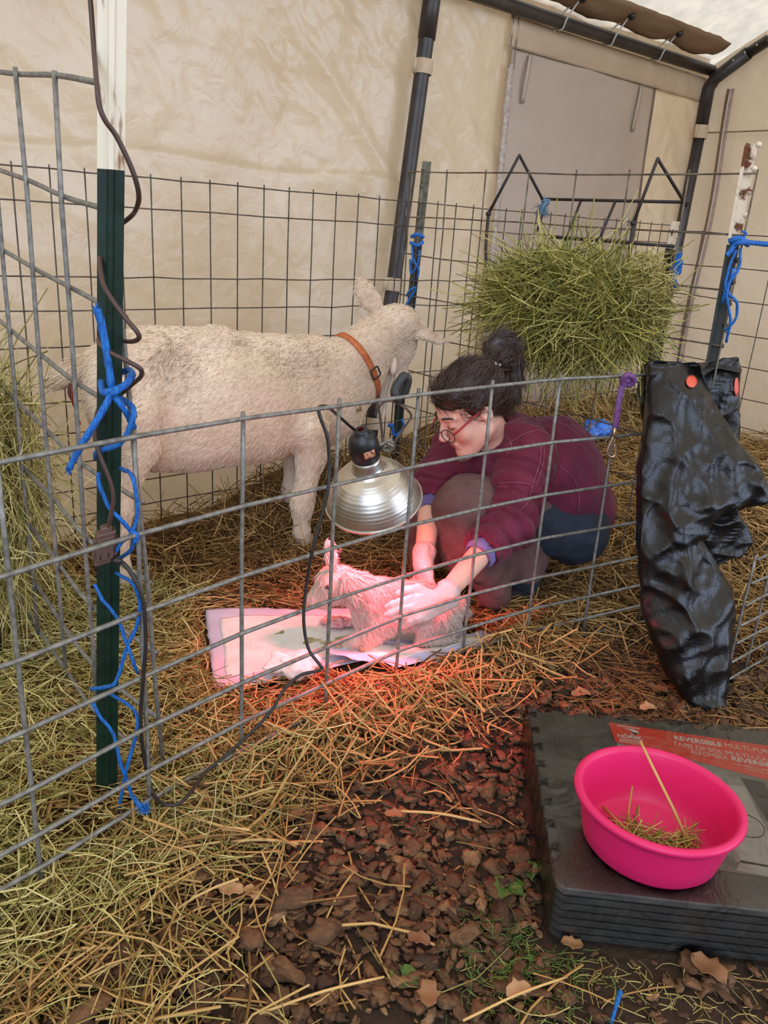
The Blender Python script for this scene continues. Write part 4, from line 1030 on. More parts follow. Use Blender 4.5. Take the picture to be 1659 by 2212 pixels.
sx = unit(np.cross(LA, -vb)); fo = unit(np.cross(sx, LA)); fo = fo if fo @ vb > 0 else -fo
V, Fc = grid(lambda u, v: rimc + LA * (.166 + .021 * v) + .0392 * (fo * math.cos(-.1 + .75 * u) + sx * (1 if sx @ _r > 0 else -1) * math.sin(-.1 + .75 * u)), 8, 4)
solidify(obj('rating_label', V, Fc, mat('orange_printed_label', S(214, 150, 110), S(70, 54, 46), 160, .5, mix=(.5, .6)), sk), .0006)
MB().ell(rimc + LA * .045, (.032, .032, .04), np.array([sx, fo, LA])).build('bulb', mat('red_bulb_glass', S(180, 20, 30), None, rough=.1), lamp)
ld_ = bpy.data.lights.new('lamp_glow', 'AREA'); ld_.shape = 'DISK'; ld_.size = .09; ld_.energy = LAMP_W = 7.5; ld_.color = (1.0, .075, .125); ld_.spread = math.radians(140)
lo_ = bpy.data.objects.new('lamp_glow', ld_); COL.objects.link(lo_); lo_.parent = lamp
lo_.location = Vector(rimc + fo * .030 - LA * .012 - wloc(lamp)); lo_.rotation_mode = 'QUATERNION'; lo_.rotation_quaternion = Vector((-.14, .08, 1.0)).to_track_quat('Z', 'Y')
rt = sx * (1 if sx @ _r > 0 else -1)
m_chr = mat('dull_chrome_wire', S(150, 146, 136), S(120, 116, 106), 40, .35, metal=.7)
c0 = rimc + LA * .172
cl = MB().tube(spline([c0 + rt * .036, c0 + rt * .052 + LA * .004, c0 + rt * .066 + LA * .010], 4), .0045, 8).tube([c0 + rt * .037 - LA * .012, c0 + rt * .066 - LA * .002], .0035, 8)
cl.build('bracket', m_chr, lamp)
for q, (a_, b_) in enumerate(((.060, -.004), (.068, -.012))): MB().ell(c0 + rt * a_ + LA * b_, (.006, .009, .004), np.array([rt, LA, fo]), 10, 6).build('wing_nut', m_chr, lamp)
cc_ = at(838, 962, YL - .01)
coil = [cc_ + .0165 * (rt * math.cos(a) + LA * math.sin(a)) + fo * .0035 * (a / 6.28 - 1.5) for a in np.linspace(0, 6.28 * 3.5, 70)]
YC = yfront(862) + .012
LJ = [cc_ + rt * -.012, at(822, 905, YL - .05), at(818, 880, YL - .1), at(830, 868, YC + .02), at(845, 866, YC + .01), at(856, 862, YC)]
RJ = [cc_ + rt * .014, at(872, 925, YL - .03), at(888, 900, YL - .06), at(880, 885, YC + .05), at(866, 874, YC + .025), at(860, 866, YC + .01)]
MB().tube(coil, .0028, 7).tube(spline(LJ, 6), .0032, 7).tube(spline(RJ, 6), .0032, 7).build('spring_clamp', m_chr, lamp)
ja = MB()
for a_, b_, dy in (((862, 872), (850, 848), -.012), ((872, 868), (880, 822), .012)): pass
jw_ = [at(864, 873, YC - .006), at(853, 852, YC - .008), at(856, 836, YC - .004), at(870, 815, YC + .004), at(878, 812, YC + .010), at(881, 822, YC + .016), at(876, 842, YC + .02), at(868, 862, YC + .02)]
MB().tube(spline(jw_[:5], 5), [.005, .008] + [.0105] * 17 + [.009, .008], 10).tube(spline(jw_[4:], 5), [.008] + [.010] * 12 + [.007, .005, .004], 10).build('rubber_grip', mat('black_rubber', S(38, 38, 34), S(50, 50, 44), 40, .55), lamp)
# lamp cord down to the plug
CP = [(785, 948, YL - .03), (800, 945, YL - .02), (790, 940, YL - .02), (768, 930, YL - .06), (735, 902, YL - .17), (712, 882, 1.665), (697, 877, 1.635), (688, 884, 1.615), (695, 910, 1.61), (707, 945, 1.61), (711, 1000, 1.61), (708, 1060, 1.60), (692, 1125, 1.59), (674, 1195, 1.58), (661, 1270, 1.58), (656, 1340, 1.57), (666, 1400, 1.56), (690, 1435, 1.55), (696, 1444, 1.55), (684, 1450, 1.54), (650, 1458, 1.53), (615, 1488, 1.51), (586, 1535, 1.49), (545, 1580, 1.46), (490, 1630, 1.42), (440, 1672, 1.39), (412, 1712, 1.37), (385, 1736, 1.355), (352, 1736, 1.34), (328, 1708, 1.32), (312, 1640, 1.295), (304, 1560, 1.285), (309, 1470, 1.28), (315, 1390, 1.28), (311, 1310, 1.28), (296, 1262, 1.28), (272, 1222, 1.285), (258, 1213, 1.29)]
P = []
for q in CP:
    p_ = at(*q); gz_ = float(ground(p_[0], p_[1])) + .07
    if p_[2] < gz_: p_ = onz(q[0], q[1], gz_)
    P.append(p_)
co = MB().tube(spline(P, 5), .0037, 8).build('power_cord', m_blackc, lamp); co['label'] = 'black power cord'
# brown extension cord with its outlet block
BC = [(186, -60, 1.36), (195, 0, 1.36), (203, 110, 1.34), (209, 180, 1.29), (214, 225, 1.28), (226, 258, 1.28), (250, 292, 1.29), (274, 340, 1.295), (292, 385, 1.30), (300, 425, 1.315), (294, 452, 1.35), (280, 470, 1.40), (240, 500, 1.41), (222, 520, 1.39), (216, 555, 1.345), (222, 610, 1.31), (244, 650, 1.295), (272, 688, 1.29), (297, 718, 1.285), (299, 732, 1.30), (280, 738, 1.36), (245, 732, 1.395), (218, 728, 1.36), (214, 740, 1.31), (235, 760, 1.29), (275, 780, 1.285), (303, 797, 1.285), (305, 812, 1.31), (288, 828, 1.37), (250, 860, 1.40), (216, 880, 1.36), (206, 910, 1.315), (205, 945, 1.295), (218, 990, 1.285), (238, 1040, 1.285), (245, 1075, 1.285), (240, 1110, 1.285), (234, 1140, 1.288)]
ext = thing('extension_cord', 'brown extension cord wound around the green post down to its outlet block', 'extension cord', at(234, 1180, 1.3))
MB().tube(spline([at(*q) for q in BC], 6), .0040, 8, flat=1.0).build('cable', m_brown, ext)
bx_ = unit(ray(300, 1150) - ray(200, 1180)); bz_ = unit(Z3 * .95 + bx_ * .12); by_ = unit(np.cross(bz_, bx_)); BA = np.array([bx_, by_, bz_]); pc = at(226, 1180, 1.290)
ou = MB().box(pc, (.034, .026, .060), BA).box(pc + bz_ * .033, (.020, .020, .014), BA).box(pc - bx_ * .018, (.006, .020, .040), BA).box(pc + bx_ * .019 - bz_ * .004, (.008, .020, .034), BA).box(pc - by_ * .014, (.030, .006, .044), BA)
ob_ = ou.build('outlet_block', m_plug, ext, False); bv = ob_.modifiers.new('soft', 'BEVEL'); bv.width = .003; bv.segments = 2
fr_d = -by_ if by_ @ vb < 0 else by_
fr_d = by_ if by_ @ (CPOS - pc) > 0 else -by_
for q in (-.008, .006):
    for h_ in (-.012, .010): MB().box(pc + bx_ * q + bz_ * h_ + fr_d * .0172, (.002, .0012, .009), BA).build('slot', m_dark, ob_, False)
MB().tube([at(243, 1208, 1.288), at(262, 1214, 1.288)], [.008, .006], 10).build('plug', m_blackc, ext)

# ================================================================== twine
def twine(name, segs, label, mt=m_blue, r=.0032, tuft=()):
    mb = MB()
    for sg in segs:
        rr = r
        if isinstance(sg[0], (int, float)): rr = sg[0]; sg = sg[1:]
        P = spline([at(*q) for q in sg], 5); P = [p + np.array([nz(p, 40), nz(p + 3, 40), nz(p + 7, 40)]) * .0014 for p in P]
        mb.tube(P, [rr * (1 + .18 * nz(p * 1.0, 60)) for p in P], 7, flat=1.25)
    for c, d, L_, n_ in tuft:
        c = at(*c); d = unit(d)
        for q in range(n_):
            e_ = c + unit(d + RNG.normal(scale=.45, size=3)) * L_ * random.uniform(.6, 1); mb.tube([c, (c + e_) / 2 + RNG.normal(scale=.002, size=3), e_], [.0014, .001, .0006], 4)
    return tag(mb.build(name, mt, None), label, 'twine')
yA, yB = 1.288, 1.372
twine('twine', [
    [.0054, (210, 668, yA - .004), (221, 705, yA), (232, 770, yA), (243, 838, yA)],
    [.0050, (246, 842, yA), (222, 885, yA - .01), (190, 938, yA - .02), (168, 975, yA - .025), (150, 1012, yA - .03)],
    [.0050, (218, 824, yA + .02), (222, 848, yA), (246, 843, yA - .004), (270, 832, yA), (286, 808, yA + .02), (278, 800, yB), (250, 806, yB)],
    [.0048, (218, 842, yA + .015), (246, 850, yA - .006), (262, 836, yA - .006)],
    [.0042, (247, 855, yA), (266, 882, yA), (282, 908, yA + .02), (289, 925, yA + .03)],
    [.0048, (262, 862, yB - .03), (284, 878, yA + .02), (289, 900, yA), (276, 935, yA), (258, 958, yA), (236, 967, yA), (212, 975, yA + .02), (208, 990, yB)],
    [(213, 1020, yA), (214, 1045, yA), (236, 1095, yA), (268, 1130, yA), (293, 1160, yA + .01)], [(258, 1010, yB - .03), (284, 1030, yA), (296, 1090, yA), (288, 1145, yA), (262, 1172, yA), (250, 1190, yA)],
    [.005, (284, 1150, yA), (296, 1158, yA), (290, 1172, yA)], [(290, 1165, yA), (282, 1190, yA + .02), (252, 1210, yB - .03)],
    [(204, 1262, yA + .01), (222, 1296, yA), (250, 1330, yA), (272, 1382, yA), (290, 1435, yA), (298, 1455, yA + .02)], [(250, 1238, yB - .03), (284, 1258, yA), (303, 1305, yA), (296, 1350, yA), (274, 1400, yA), (256, 1460, yA), (240, 1482, yA), (196, 1488, yA + .01)],
    [(195, 1510, yA + .01), (216, 1548, yA), (243, 1585, yA), (258, 1640, yA), (278, 1700, yA), (292, 1738, yA)], [(238, 1500, yB - .03), (284, 1528, yA + .01), (297, 1560, yA), (288, 1610, yA), (272, 1668, yA), (262, 1720, yA), (250, 1785, yA)],
    [.0045, (288, 1722, yA - .03), (300, 1738, yA - .05), (312, 1746, yA - .05)]],
    'bright blue twine lashed and knotted down the green post and low panel', tuft=[((303, 1741, yA - .05), (.8, -.2, -.3), .024, 60), ((211, 670, yA), (-.2, 0, 1), .012, 14), ((151, 1010, yA - .03), (-.3, 0, -1), .014, 14)])
twine('twine', [[.006, (888, 512, 3.40), (902, 506, 3.38), (915, 512, 3.40)], [.006, (886, 524, 3.40), (902, 530, 3.38), (914, 522, 3.40)], [(890, 530, 3.4), (892, 560, 3.38), (904, 580, 3.38), (902, 600, 3.4)], [(886, 560, 3.4), (888, 590, 3.39), (902, 570, 3.38), (906, 540, 3.4)], [(878, 640, 3.4), (884, 628, 3.38), (898, 622, 3.4), (876, 660, 3.4)]],
      'blue twine wrapped on the thin post beside the goat\'s head', r=.0036)
twine('twine', [[.007, (838, 918, 3.35), (850, 920, 3.35)], [.005, (848, 915, 3.35), (852, 940, 3.35), (872, 925, 3.36), (868, 905, 3.36)], [.005, (858, 945, 3.36), (866, 930, 3.36)]], 'short blue twine knot low on the thin post behind the lamp', r=.004)
twine('twine', [[.007, (1575, 522, 2.37), (1597, 516, 2.355), (1617, 528, 2.37)], [.006, (1580, 530, 2.37), (1600, 524, 2.35), (1625, 524, 2.37), (1665, 528, 2.36)], [.006, (1590, 526, 2.36), (1575, 545, 2.36), (1570, 552, 2.36)], [.003, (1600, 520, 2.36), (1612, 505, 2.36), (1604, 498, 2.36)],
      [(1600, 535, 2.36), (1596, 580, 2.36), (1570, 620, 2.36), (1560, 655, 2.37)], [(1590, 540, 2.36), (1572, 590, 2.36), (1568, 625, 2.36), (1592, 655, 2.36), (1588, 690, 2.37), (1566, 715, 2.38)], [(1585, 580, 2.36), (1570, 640, 2.36), (1578, 690, 2.36), (1568, 740, 2.38)]],
      'blue twine tied on the green post above the black bag', r=.0034)
twine('twine', [[.010, (1470, 548, 4.5), (1462, 570, 4.5), (1456, 600, 4.5), (1462, 620, 4.5)], [.009, (1450, 580, 4.5), (1466, 590, 4.5), (1472, 560, 4.5)], [.006, (1468, 545, 4.5), (1452, 575, 4.5), (1452, 618, 4.5)]], 'frayed blue twine on the weathered corner post', r=.008, tuft=[((1468, 552, 4.5), (.2, 0, 1), .04, 24), ((1460, 615, 4.5), (0, 0, -1), .05, 20)])

# ================================================================== hay rack and hay
PNn = np.array([-.7556, -.655, 0]); PAx = np.array([.655, -.7556, 0])
PB0 = np.array([.018, 3.455, 0])
def pn(px, py, off): return onpl(px, py, PB0 + PNn * off, -PNn)
rack = thing('hay_rack', 'dark iron hay rack hooked over the rusty inner wire panel', 'hay rack', pn(1220, 800, .1))
for name_, k1, k2, k3, k4 in (('hook', (1055, 462), (1122, 335), (1178, 442), (1052, 610)), ('hook', (1368, 482), (1421, 342), (1484, 446), (1352, 690))):
    mbh = MB().tube(spline([pn(*k4, .06), pn((k4[0] + k1[0]) / 2 - 4, (k4[1] + k1[1]) / 2, .06), pn(*k1, .05)], 5), .0055, 8)
    mbh.tube([pn(*k1, .05), pn(*[(a * .97 + b * .03) for a, b in zip(k2, k1)], .0), pn(k2[0], k2[1], -.02), pn(k2[0] + 4, k2[1] + 8, -.03), pn(*k3, -.10)], .0050, 8)
    mbh.ell(pn(*k1, .05), (.010, .010, .009), nu=10, nv=6); mbh.build(name_, m_iron, rack)
mr_ = MB().tube([pn(1170, 430, -.10), pn(1490, 437, -.10)], .0050, 8).build('top_bar', m_iron, rack)
MB().tube([pn(1190, 512, -.02), pn(1456, 532, -.02)], .0050, 8).build('lower_bar', m_iron, rack)
for a, b in (((1255, 433), (1222, 520)), ((1330, 433), (1290, 528)), ((1178, 445), (1160, 500))): MB().tube([pn(*a, -.10), pn(*b, -.02)], .0048, 8).build('slanted_rod', m_iron, rack)
twine('twine', [[.008, (1172, 432, 2.98), (1180, 440, 2.98), (1184, 430, 2.98)], [.006, (1178, 440, 2.97), (1170, 455, 2.96), (1176, 465, 2.96)]], 'frayed faded twine hanging on the hay rack\'s top bar', m_bluef, .006, tuft=[((1176, 440, 2.97), (-.2, -.1, -1), .05, 60)])

def hay_clump(name, c, ax, rad, n, L, W, mt, label, droop=.35, core=.72, cat='hay', wild=.16, flat=.5):
    c = np.array(c, float); ax = np.array(ax)
    d = RNG.normal(size=(n, 3)); d /= np.linalg.norm(d, axis=1, keepdims=True); rr = (.45 + .6 * RNG.random(n) ** .6)[:, None]
    Pl = d * rr * np.array(rad); P0 = c + Pl @ ax
    dirl = RNG.normal(size=(n, 3)) * np.array([1, .7, flat]); dirl /= np.linalg.norm(dirl, axis=1, keepdims=True); D = dirl @ ax
    out = (Pl / np.array(rad)) @ ax; D = D + out * wild; D /= np.linalg.norm(D, axis=1, keepdims=True)
    Ls = L * (.4 + RNG.random(n) ** 1.5 * 1.1); t = np.linspace(-.5, .5, 6)
    bend = RNG.normal(size=(n, 3)) * .26
    C_ = P0[:, None] + Ls[:, None, None] * (D[:, None] * t[None, :, None] + bend[:, None] * (t ** 2)[None, :, None] * 2 + np.array([0, 0, -1])[None, None] * droop * ((t + .5) ** 2)[None, :, None] * RNG.random((n, 1, 1)))
    Vv, f = strand_arrays(C_, W * (.6 + .8 * RNG.random(n)), 3, (1, .7)); rn = np.repeat(RNG.random(n), 18)
    nv = len(Vv); mb = MB().ell(c, np.array(rad) * core, ax, 40, 24); V2 = np.array(mb.V); V2 = V2 + (V2 - c) * np.array([[.25 * nz(v, 8)] for v in V2])
    F2 = np.array(mb.F)
    rn2 = np.array([.12 + .2 * (nz(v, 30) + .5) for v in V2])
    return tag(obj(name, np.concatenate([Vv, V2]), np.concatenate([f, F2 + nv]), mt, None, True, {'rnd': np.clip(np.concatenate([rn, rn2]), 0, 1)}), label, cat, kind='stuff')
HAx = np.array([PAx, PNn, Z3])
hay_clump('hay', pn(1218, 655, .11) + PAx * .0, HAx, (.30, .115, .160), 4600, .25, .0018, m_hayg, 'green hay bulging from the rack on the inner panel', droop=.5, wild=.05)
hay_clump('hay', pn(1385, 640, .10), HAx, (.09, .07, .12), 800, .09, .0014, m_hay, 'browner end of the hay in the rack', droop=.1, core=.5)
hc = at(-62, 1030, 1.90)
hay_clump('hay', hc, np.array([PAx, PNn, Z3]), (.15, .18, .33), 2000, .26, .0015, m_hay, 'pale hay hanging behind the coarse tall panel', droop=.9, core=.55, wild=.1, flat=1.6)

# ================================================================== black bag over the panel
m_bag = mat('black_plastic_film', S(15, 14, 13), S(22, 20, 19), 8, .24, .55, 6, rough2=.36, spec=.42, bdist=.025, bump2=(120, .08), ntype='RIDGED_MULTIFRACTAL')
def crease(p, s): return (1 - abs(mnoise.noise(Vector((float(p[0]) * s, float(p[1]) * s, float(p[2]) * s))))) ** 5
def shell(mb, rows, nth, thick, crump, seed, fold):
    """rows: (y, left x, right x, Y, half depth); closed tube of film"""
    yy = np.array([r[0] for r in rows], float); nr = 120; V = []
    for i in range(nr):
        y = yy[0] + (yy[-1] - yy[0]) * i / (nr - 1); l_, r_, Y_, h_ = [float(np.interp(y, yy, [q[k] for q in rows])) for k in (1, 2, 3, 4)]
        for j in range(nth):
            a = 2 * math.pi * j / nth; u = .5 - .5 * math.cos(a); x = l_ + (r_ - l_) * u; s_ = math.sin(a)
            prof = abs(s_) ** .7 * (1 if s_ > 0 else -1)
            p = at(x, y, Y_ - h_ * prof)
            cr = fold * (ridge((p[0] * 1.0 + seed, p[1], p[2] * .45), 5) - .55) + 1.5 * crump * (crease((p[0] + .5 * p[2] + seed, p[1] * .5, p[2] - .4 * p[0]), 9) - .4) + .7 * crump * (crease((p[0] - .6 * p[2], p[1], p[2] * .7 + seed), 19) - .4) + .10 * crump * (ridge((p[0], p[1], p[2] + seed), 34) - .5)
            dy = -cr * (1 if s_ > 0 else -.6); dx = .6 * crump * nz((p[0], p[2], seed), 12)
            V.append(p + np.array([dx, dy, .5 * crump * nz((p[2], p[0], seed), 14)]))
    n0 = len(V); Fc = [(i * nth + j, i * nth + (j + 1) % nth, (i + 1) * nth + (j + 1) % nth, (i + 1) * nth + j) for i in range(nr - 1) for j in range(nth)]
    Fc.append(tuple(range(nth))); Fc.append(tuple(range((nr - 1) * nth + nth - 1, (nr - 1) * nth - 1, -1)))
    mb.add(V, Fc)
mb = MB()
def YB(y): return 2.30 + (1.935 - 2.30) * (y - 790) / 745
rows = [(786, 1402, 1508), (800, 1398, 1516), (835, 1396, 1528), (870, 1394, 1542), (930, 1390, 1578), (1000, 1381, 1632), (1050, 1377, 1662), (1078, 1376, 1655), (1100, 1376, 1600), (1130, 1376, 1535), (1165, 1378, 1512), (1215, 1380, 1545), (1265, 1383, 1572), (1320, 1388, 1587), (1380, 1404, 1582), (1450, 1434, 1571), (1500, 1468, 1562), (1528, 1512, 1568), (1538, 1536, 1566)]
dep = {786: .012, 800: .03, 835: .05}
shell(mb, [(y, a, b, YB(y), dep.get(y, .065 if y < 1500 else .035)) for y, a, b in rows], 96, 0, .010, 1.0, .036)
shell(mb, [(772, 1560, 1594, 2.40, .010), (800, 1500, 1597, 2.40, .02), (850, 1500, 1599, 2.39, .03), (900, 1520, 1599, 2.38, .03), (960, 1560, 1600, 2.37, .012)], 40, 0, .010, 5.0, .02)
shell(mb, [(1095, 1500, 1590, 2.19, .012), (1130, 1500, 1608, 2.18, .03), (1170, 1505, 1626, 2.17, .03), (1195, 1515, 1600, 2.16, .02), (1222, 1520, 1550, 2.15, .01)], 40, 0, .012, 9.0, .02)
shell(mb, [(780, 1398, 1470, 2.375, .008), (800, 1386, 1480, 2.38, .02), (870, 1384, 1470, 2.39, .03), (930, 1390, 1460, 2.39, .012)], 40, 0, .010, 13.0, .02)
V, Fc = grid(lambda u, v: np.array([(.74 + .28 * u), 2.352 + .19 * u * .95 + (.05 - .10 * v), .835 + .014 * math.sin(math.pi * v) + .006 * ridge((u * 3, v, 2), 5)]), 40, 10)
mb.add(V, [tuple(f) for f in Fc.tolist()])
BGV = np.array(mb.V)
bag = tag(mb.build('trash_bag', m_bag, None), 'black plastic bag draped over the low panel at the right', 'plastic bag')
GB = BVHTree.FromPolygons([tuple(v) for v in mb.V], mb.F)
m_redtab = mat('red_orange_tab', S(214, 84, 58), None, rough=.45)
for cx, cy, rx, ry in ((1494, 824, 12, 13), (1591, 836, 5, 20)):
    V = []; ok = True
    for i in range(5):
        for j in range(5):
            d = ray(cx + rx * (i / 2 - 1) * math.sqrt(max(.15, 1 - (j / 2 - 1) ** 2)), cy + ry * (j / 2 - 1)); h_ = GB.ray_cast(Vector(CPOS), Vector(d))
            V.append((np.array(h_[0]) - d * .004) if h_[0] is not None else None)
    good = [v for v in V if v is not None]
    if good:
        dm_ = np.mean([np.linalg.norm(v - CPOS) for v in good])
        V = [v if v is not None else CPOS + ray(cx + rx * ((q // 5) / 2 - 1), cy + ry * ((q % 5) / 2 - 1)) * dm_ for q, v in enumerate(V)]
        tb_ = obj('red_tab', V, [(i * 5 + j, i * 5 + j + 1, i * 5 + j + 6, i * 5 + j + 5) for i in range(4) for j in range(4)], m_redtab, bag); solidify(tb_, .001)

# purple lead with its snap hook, blue crumpled wrapper
ld2 = thing('dog_lead', 'purple webbing lead with a snap hook tied on the low panel\'s rail', 'lead', at(1330, 960, 2.24))
m_purp = mat('purple_webbing', S(118, 72, 126), S(96, 56, 106), 60, .7, .3, 300, bdist=.002)
rl = at(1357, 818, 2.28)
MB().tube(spline([at(1345, 832, 2.265), at(1346, 818, 2.255), at(1358, 810, 2.25), at(1370, 820, 2.262), at(1360, 832, 2.27), at(1345, 826, 2.262)], 5), .008, 8).ell(at(1354, 820, 2.262), (.013, .012, .012)).build('knot', m_purp, ld2)
sp_ = spline([at(1347, 828, 2.262), at(1340, 850, 2.255), at(1334, 890, 2.25), at(1329, 926, 2.25)], 5); V = []
for q in sp_: V += [q - _r * .0085, q + _r * .0085]
solidify(obj('strap', V, [(2 * i, 2 * i + 1, 2 * i + 3, 2 * i + 2) for i in range(len(sp_) - 1)], m_purp, ld2), .004)
MB().tube([at(1328, 924, 2.25), at(1326, 946, 2.25)], .005, 8).tube(spline([at(1325, 944, 2.25), at(1318, 958, 2.25), at(1312, 975, 2.25), at(1318, 986, 2.25), at(1328, 984, 2.25), at(1330, 970, 2.25), at(1327, 960, 2.25)], 5), .0042, 8).build('snap_hook', mat('brass_chrome', S(190, 160, 130), None, rough=.3, metal=.8), ld2)
def ghit(px, py, lift=0.0):
    d = ray(px, py); t = .5
    while t < 7:
        p = CPOS + d * t
        if p[2] < float(ground(p[0], p[1])) + lift: return p
        t += .004
    return p
c = ghit(1285, 945, .03)
mb = MB().ell(c + Z3 * .02, (.15, .07, .045), np.array([UW, NW, Z3]), 40, 24); V = np.array(mb.V); V = V + np.array([[.5 * nz(v, 18), .5 * nz(v + 3, 18), ridge(v, 14) - .5] for v in V]) * .04
tag(obj('plastic_wrapper', V, mb.F, mat('bright_blue_film', S(70, 140, 230), S(30, 84, 190), 14, .2, .5, 40, spec=.6), None), 'crumpled shiny blue plastic wrapper on the straw behind the person', 'plastic wrapper')

# ================================================================== absorbent pads under the kid
m_pad = mat('white_absorbent_pad', S(236, 234, 226), S(226, 226, 216), 14, .8, .35, 90, weave=60, bdist=.003)
m_bord = mat('pale_blue_backing', S(204, 206, 222), S(190, 194, 216), 9, .45, .25, 30, bdist=.006)
m_stain = mat('yellow_brown_stain', S(150, 130, 70), S(196, 190, 150), 30, .5)
def pad(corners, label, border, seed, amp=.010, curl=None, nu=70, nv=44, lift=.014):
    A, B, C_, D = [np.array(c, float) for c in corners]            # far-left, far-right, near-right, near-left
    def fn(u, v):
        p = (A * (1 - u) + B * u) * (1 - v) + (D * (1 - u) + C_ * u) * v
        z = float(ground(p[0], p[1])) + lift + amp * nz((p[0], p[1], seed), 5) + .5 * amp * ridge((p[0], p[1], seed), 11)
        if curl: z += curl(u, v)
        return np.array([p[0] + .006 * nz((u * 4, v * 4, seed), 2), p[1] + .006 * nz((u * 4, v * 4, seed + 3), 2), z])
    V, Fc = grid(fn, nu, nv); o = obj('absorbent_pad', V, Fc, m_bord, None); solidify(o, .002, -1)
    b0, b1 = border; V2, F2 = grid(lambda u, v: fn(b0 + (1 - 2 * b0) * u, b1 + (1 - 2 * b1) * v) + Z3 * .0022, nu, nv)
    q = obj('quilted_core', V2, F2, m_pad, o); q['label'] = 'white quilted centre'; solidify(q, .002, -1)
    return tag(o, label, 'pet pad', 'absorbent pads under the newborn kid'), fn
Z_ = .045
pa, pfn = pad([onz(443, 1316, Z_)[:2], onz(985, 1292, Z_)[:2], onz(1018, 1392, Z_)[:2], onz(462, 1478, Z_)[:2]], 'large white pad with a pale blue edge lying flat under the kid\'s front feet', (.05, .14), 2.0, .006)
pb_, pf2 = pad([onz(692, 1412, Z_ + .01)[:2], onz(1040, 1362, Z_ + .01)[:2], onz(1072, 1398, Z_)[:2], onz(856, 1474, Z_)[:2]], 'second white pad folded over in front of the kid', (.12, .2), 8.0, .012, lambda u, v: .012 + .016 * math.exp(-((u - .02) / .14) ** 2) + .014 * math.exp(-((u - .32) / .10) ** 2 - ((v - .5) / .4) ** 2) - .008 * sstep(.75, 1, v))
st_ = []
V = []; Fq = []
for cx, cy, sx_, sy_ in ((.36, .62, .035, .05), (.44, .72, .05, .06), (.52, .66, .05, .05), (.24, .38, .018, .03)):
    n0 = len(V); V.append(pfn(.05 + .9 * cx, .14 + .72 * cy) + Z3 * .0055)
    for j in range(14): a = j / 14 * 6.283; k_ = 1 + .35 * math.sin(3 * a + cx * 20); V.append(pfn(.05 + .9 * (cx + sx_ * k_ * math.cos(a)), .14 + .72 * (cy + sy_ * k_ * math.sin(a))) + Z3 * .0055)
    Fq += [(n0, n0 + 1 + j, n0 + 1 + (j + 1) % 14) for j in range(14)]
obj('stain', V, Fq, m_stain, pa)
def crumple(name, c, rad, ax, mt, label, cat, amp=.5, seed=0):
    mb = MB().ell(c, rad, ax, 44, 26); V = np.array(mb.V); V = V + (V - c) * np.array([[amp * (ridge(v + seed, 16) - .6) + .6 * amp * nz(v + seed, 30)] for v in V])
    return tag(obj(name, V, mb.F, mt, None), label, cat)
m_tiss = mat('white_tissue', S(238, 226, 218), S(226, 212, 204), 20, .85, .3, 60, bdist=.004)
crumple('tissue', ghit(630, 1446, .05) + Z3 * .02, (.055, .042, .026), None, m_tiss, 'crumpled white tissue on the straw before the flat pad', 'tissue', .7)
crumple('afterbirth', pfn(.49, .40) + Z3 * .016, (.042, .030, .016), None, mat('wet_pink_tissue', S(236, 184, 180), S(204, 112, 120), 60, .3, .5, 80, coat=.4), 'wet pink afterbirth on the pad under the kid\'s chin', 'afterbirth', .6, 4)

# ================================================================== foam mats, their printed card and film, the basin
E1 = unit((.9985, -.055, 0)); E2 = np.array([.055, .9985, 0]); M0 = np.array([.352, 1.105, 0])
def MP(a, b, z): return M0 + E1 * a + E2 * b + Z3 * z
SZ = .56
def outline():
    P = [(.012, 0), (SZ, 0), (SZ, SZ)]; n_ = 9; pt_ = SZ / n_
    for i in range(n_ - 1, -1, -1): x = i * pt_; P += [(x + pt_ * .86, SZ), (x + pt_ * .80, SZ - .012), (x + pt_ * .30, SZ - .012), (x + pt_ * .24, SZ)] if i < n_ - 1 else [(x + pt_ * .24, SZ)]
    P.append((0, SZ))
    for i in range(n_ - 1, -1, -1): y = i * pt_; P += [(0, y + pt_ * .74), (.016, y + pt_ * .82), (.016, y + pt_ * .34), (0, y + pt_ * .42)] if i else [(0, .012)]
    return P
OUT = outline()
m_mat = mat('grey_foam', S(100, 97, 90), S(84, 82, 76), 12, .7, .25, 90, weave=34, bdist=.004)
m_mat2 = mat('dark_foam_edge', S(70, 68, 60), S(60, 58, 52), 30, .85, .3, 120)
def foam(z0, th, mt):
    n_ = len(OUT); g_ = .003
    cx, cy = SZ / 2, SZ / 2; ins = lambda p, k: (cx + (p[0] - cx) * k, cy + (p[1] - cy) * k)
    R_ = [(ins(p, .992), 0) for p in OUT], [(p, g_) for p in OUT], [(p, th - g_) for p in OUT], [(ins(p, .992), th) for p in OUT]
    V = [MP(q[0], q[1], z0 + h_) for ring in R_ for q, h_ in ring]
    Fq = [(k * n_ + j, k * n_ + (j + 1) % n_, (k + 1) * n_ + (j + 1) % n_, (k + 1) * n_ + j) for k in range(3) for j in range(n_)]
    return V, Fq + [tuple(range(n_ - 1, -1, -1)), tuple(range(3 * n_, 4 * n_))]
NM, TH = 7, .0168
ordn = ['lowest grey foam mat of the stack, on the ground', 'second lowest grey foam mat of the stack', 'third grey foam mat up from the ground in the stack', 'middle grey foam mat of the stack of seven', 'third grey foam mat down from the top of the stack', 'grey foam mat just under the topmost of the stack', 'topmost grey foam mat with puzzle edges under the printed card']
for k_ in range(NM):
    V, Fq = foam(k_ * TH + .0004, TH - .0034 if k_ < NM - 1 else TH - .0008, None); tag(obj('foam_mat', V, Fq, m_mat if k_ == NM - 1 else m_mat2, None, False), ordn[k_], 'foam mat', 'stack of interlocking foam mats')
ZT = NM * TH
card = thing('package_card', 'printed red and grey product card under film on the top foam mat', 'product card', onz(1480, 1700, ZT + .001))
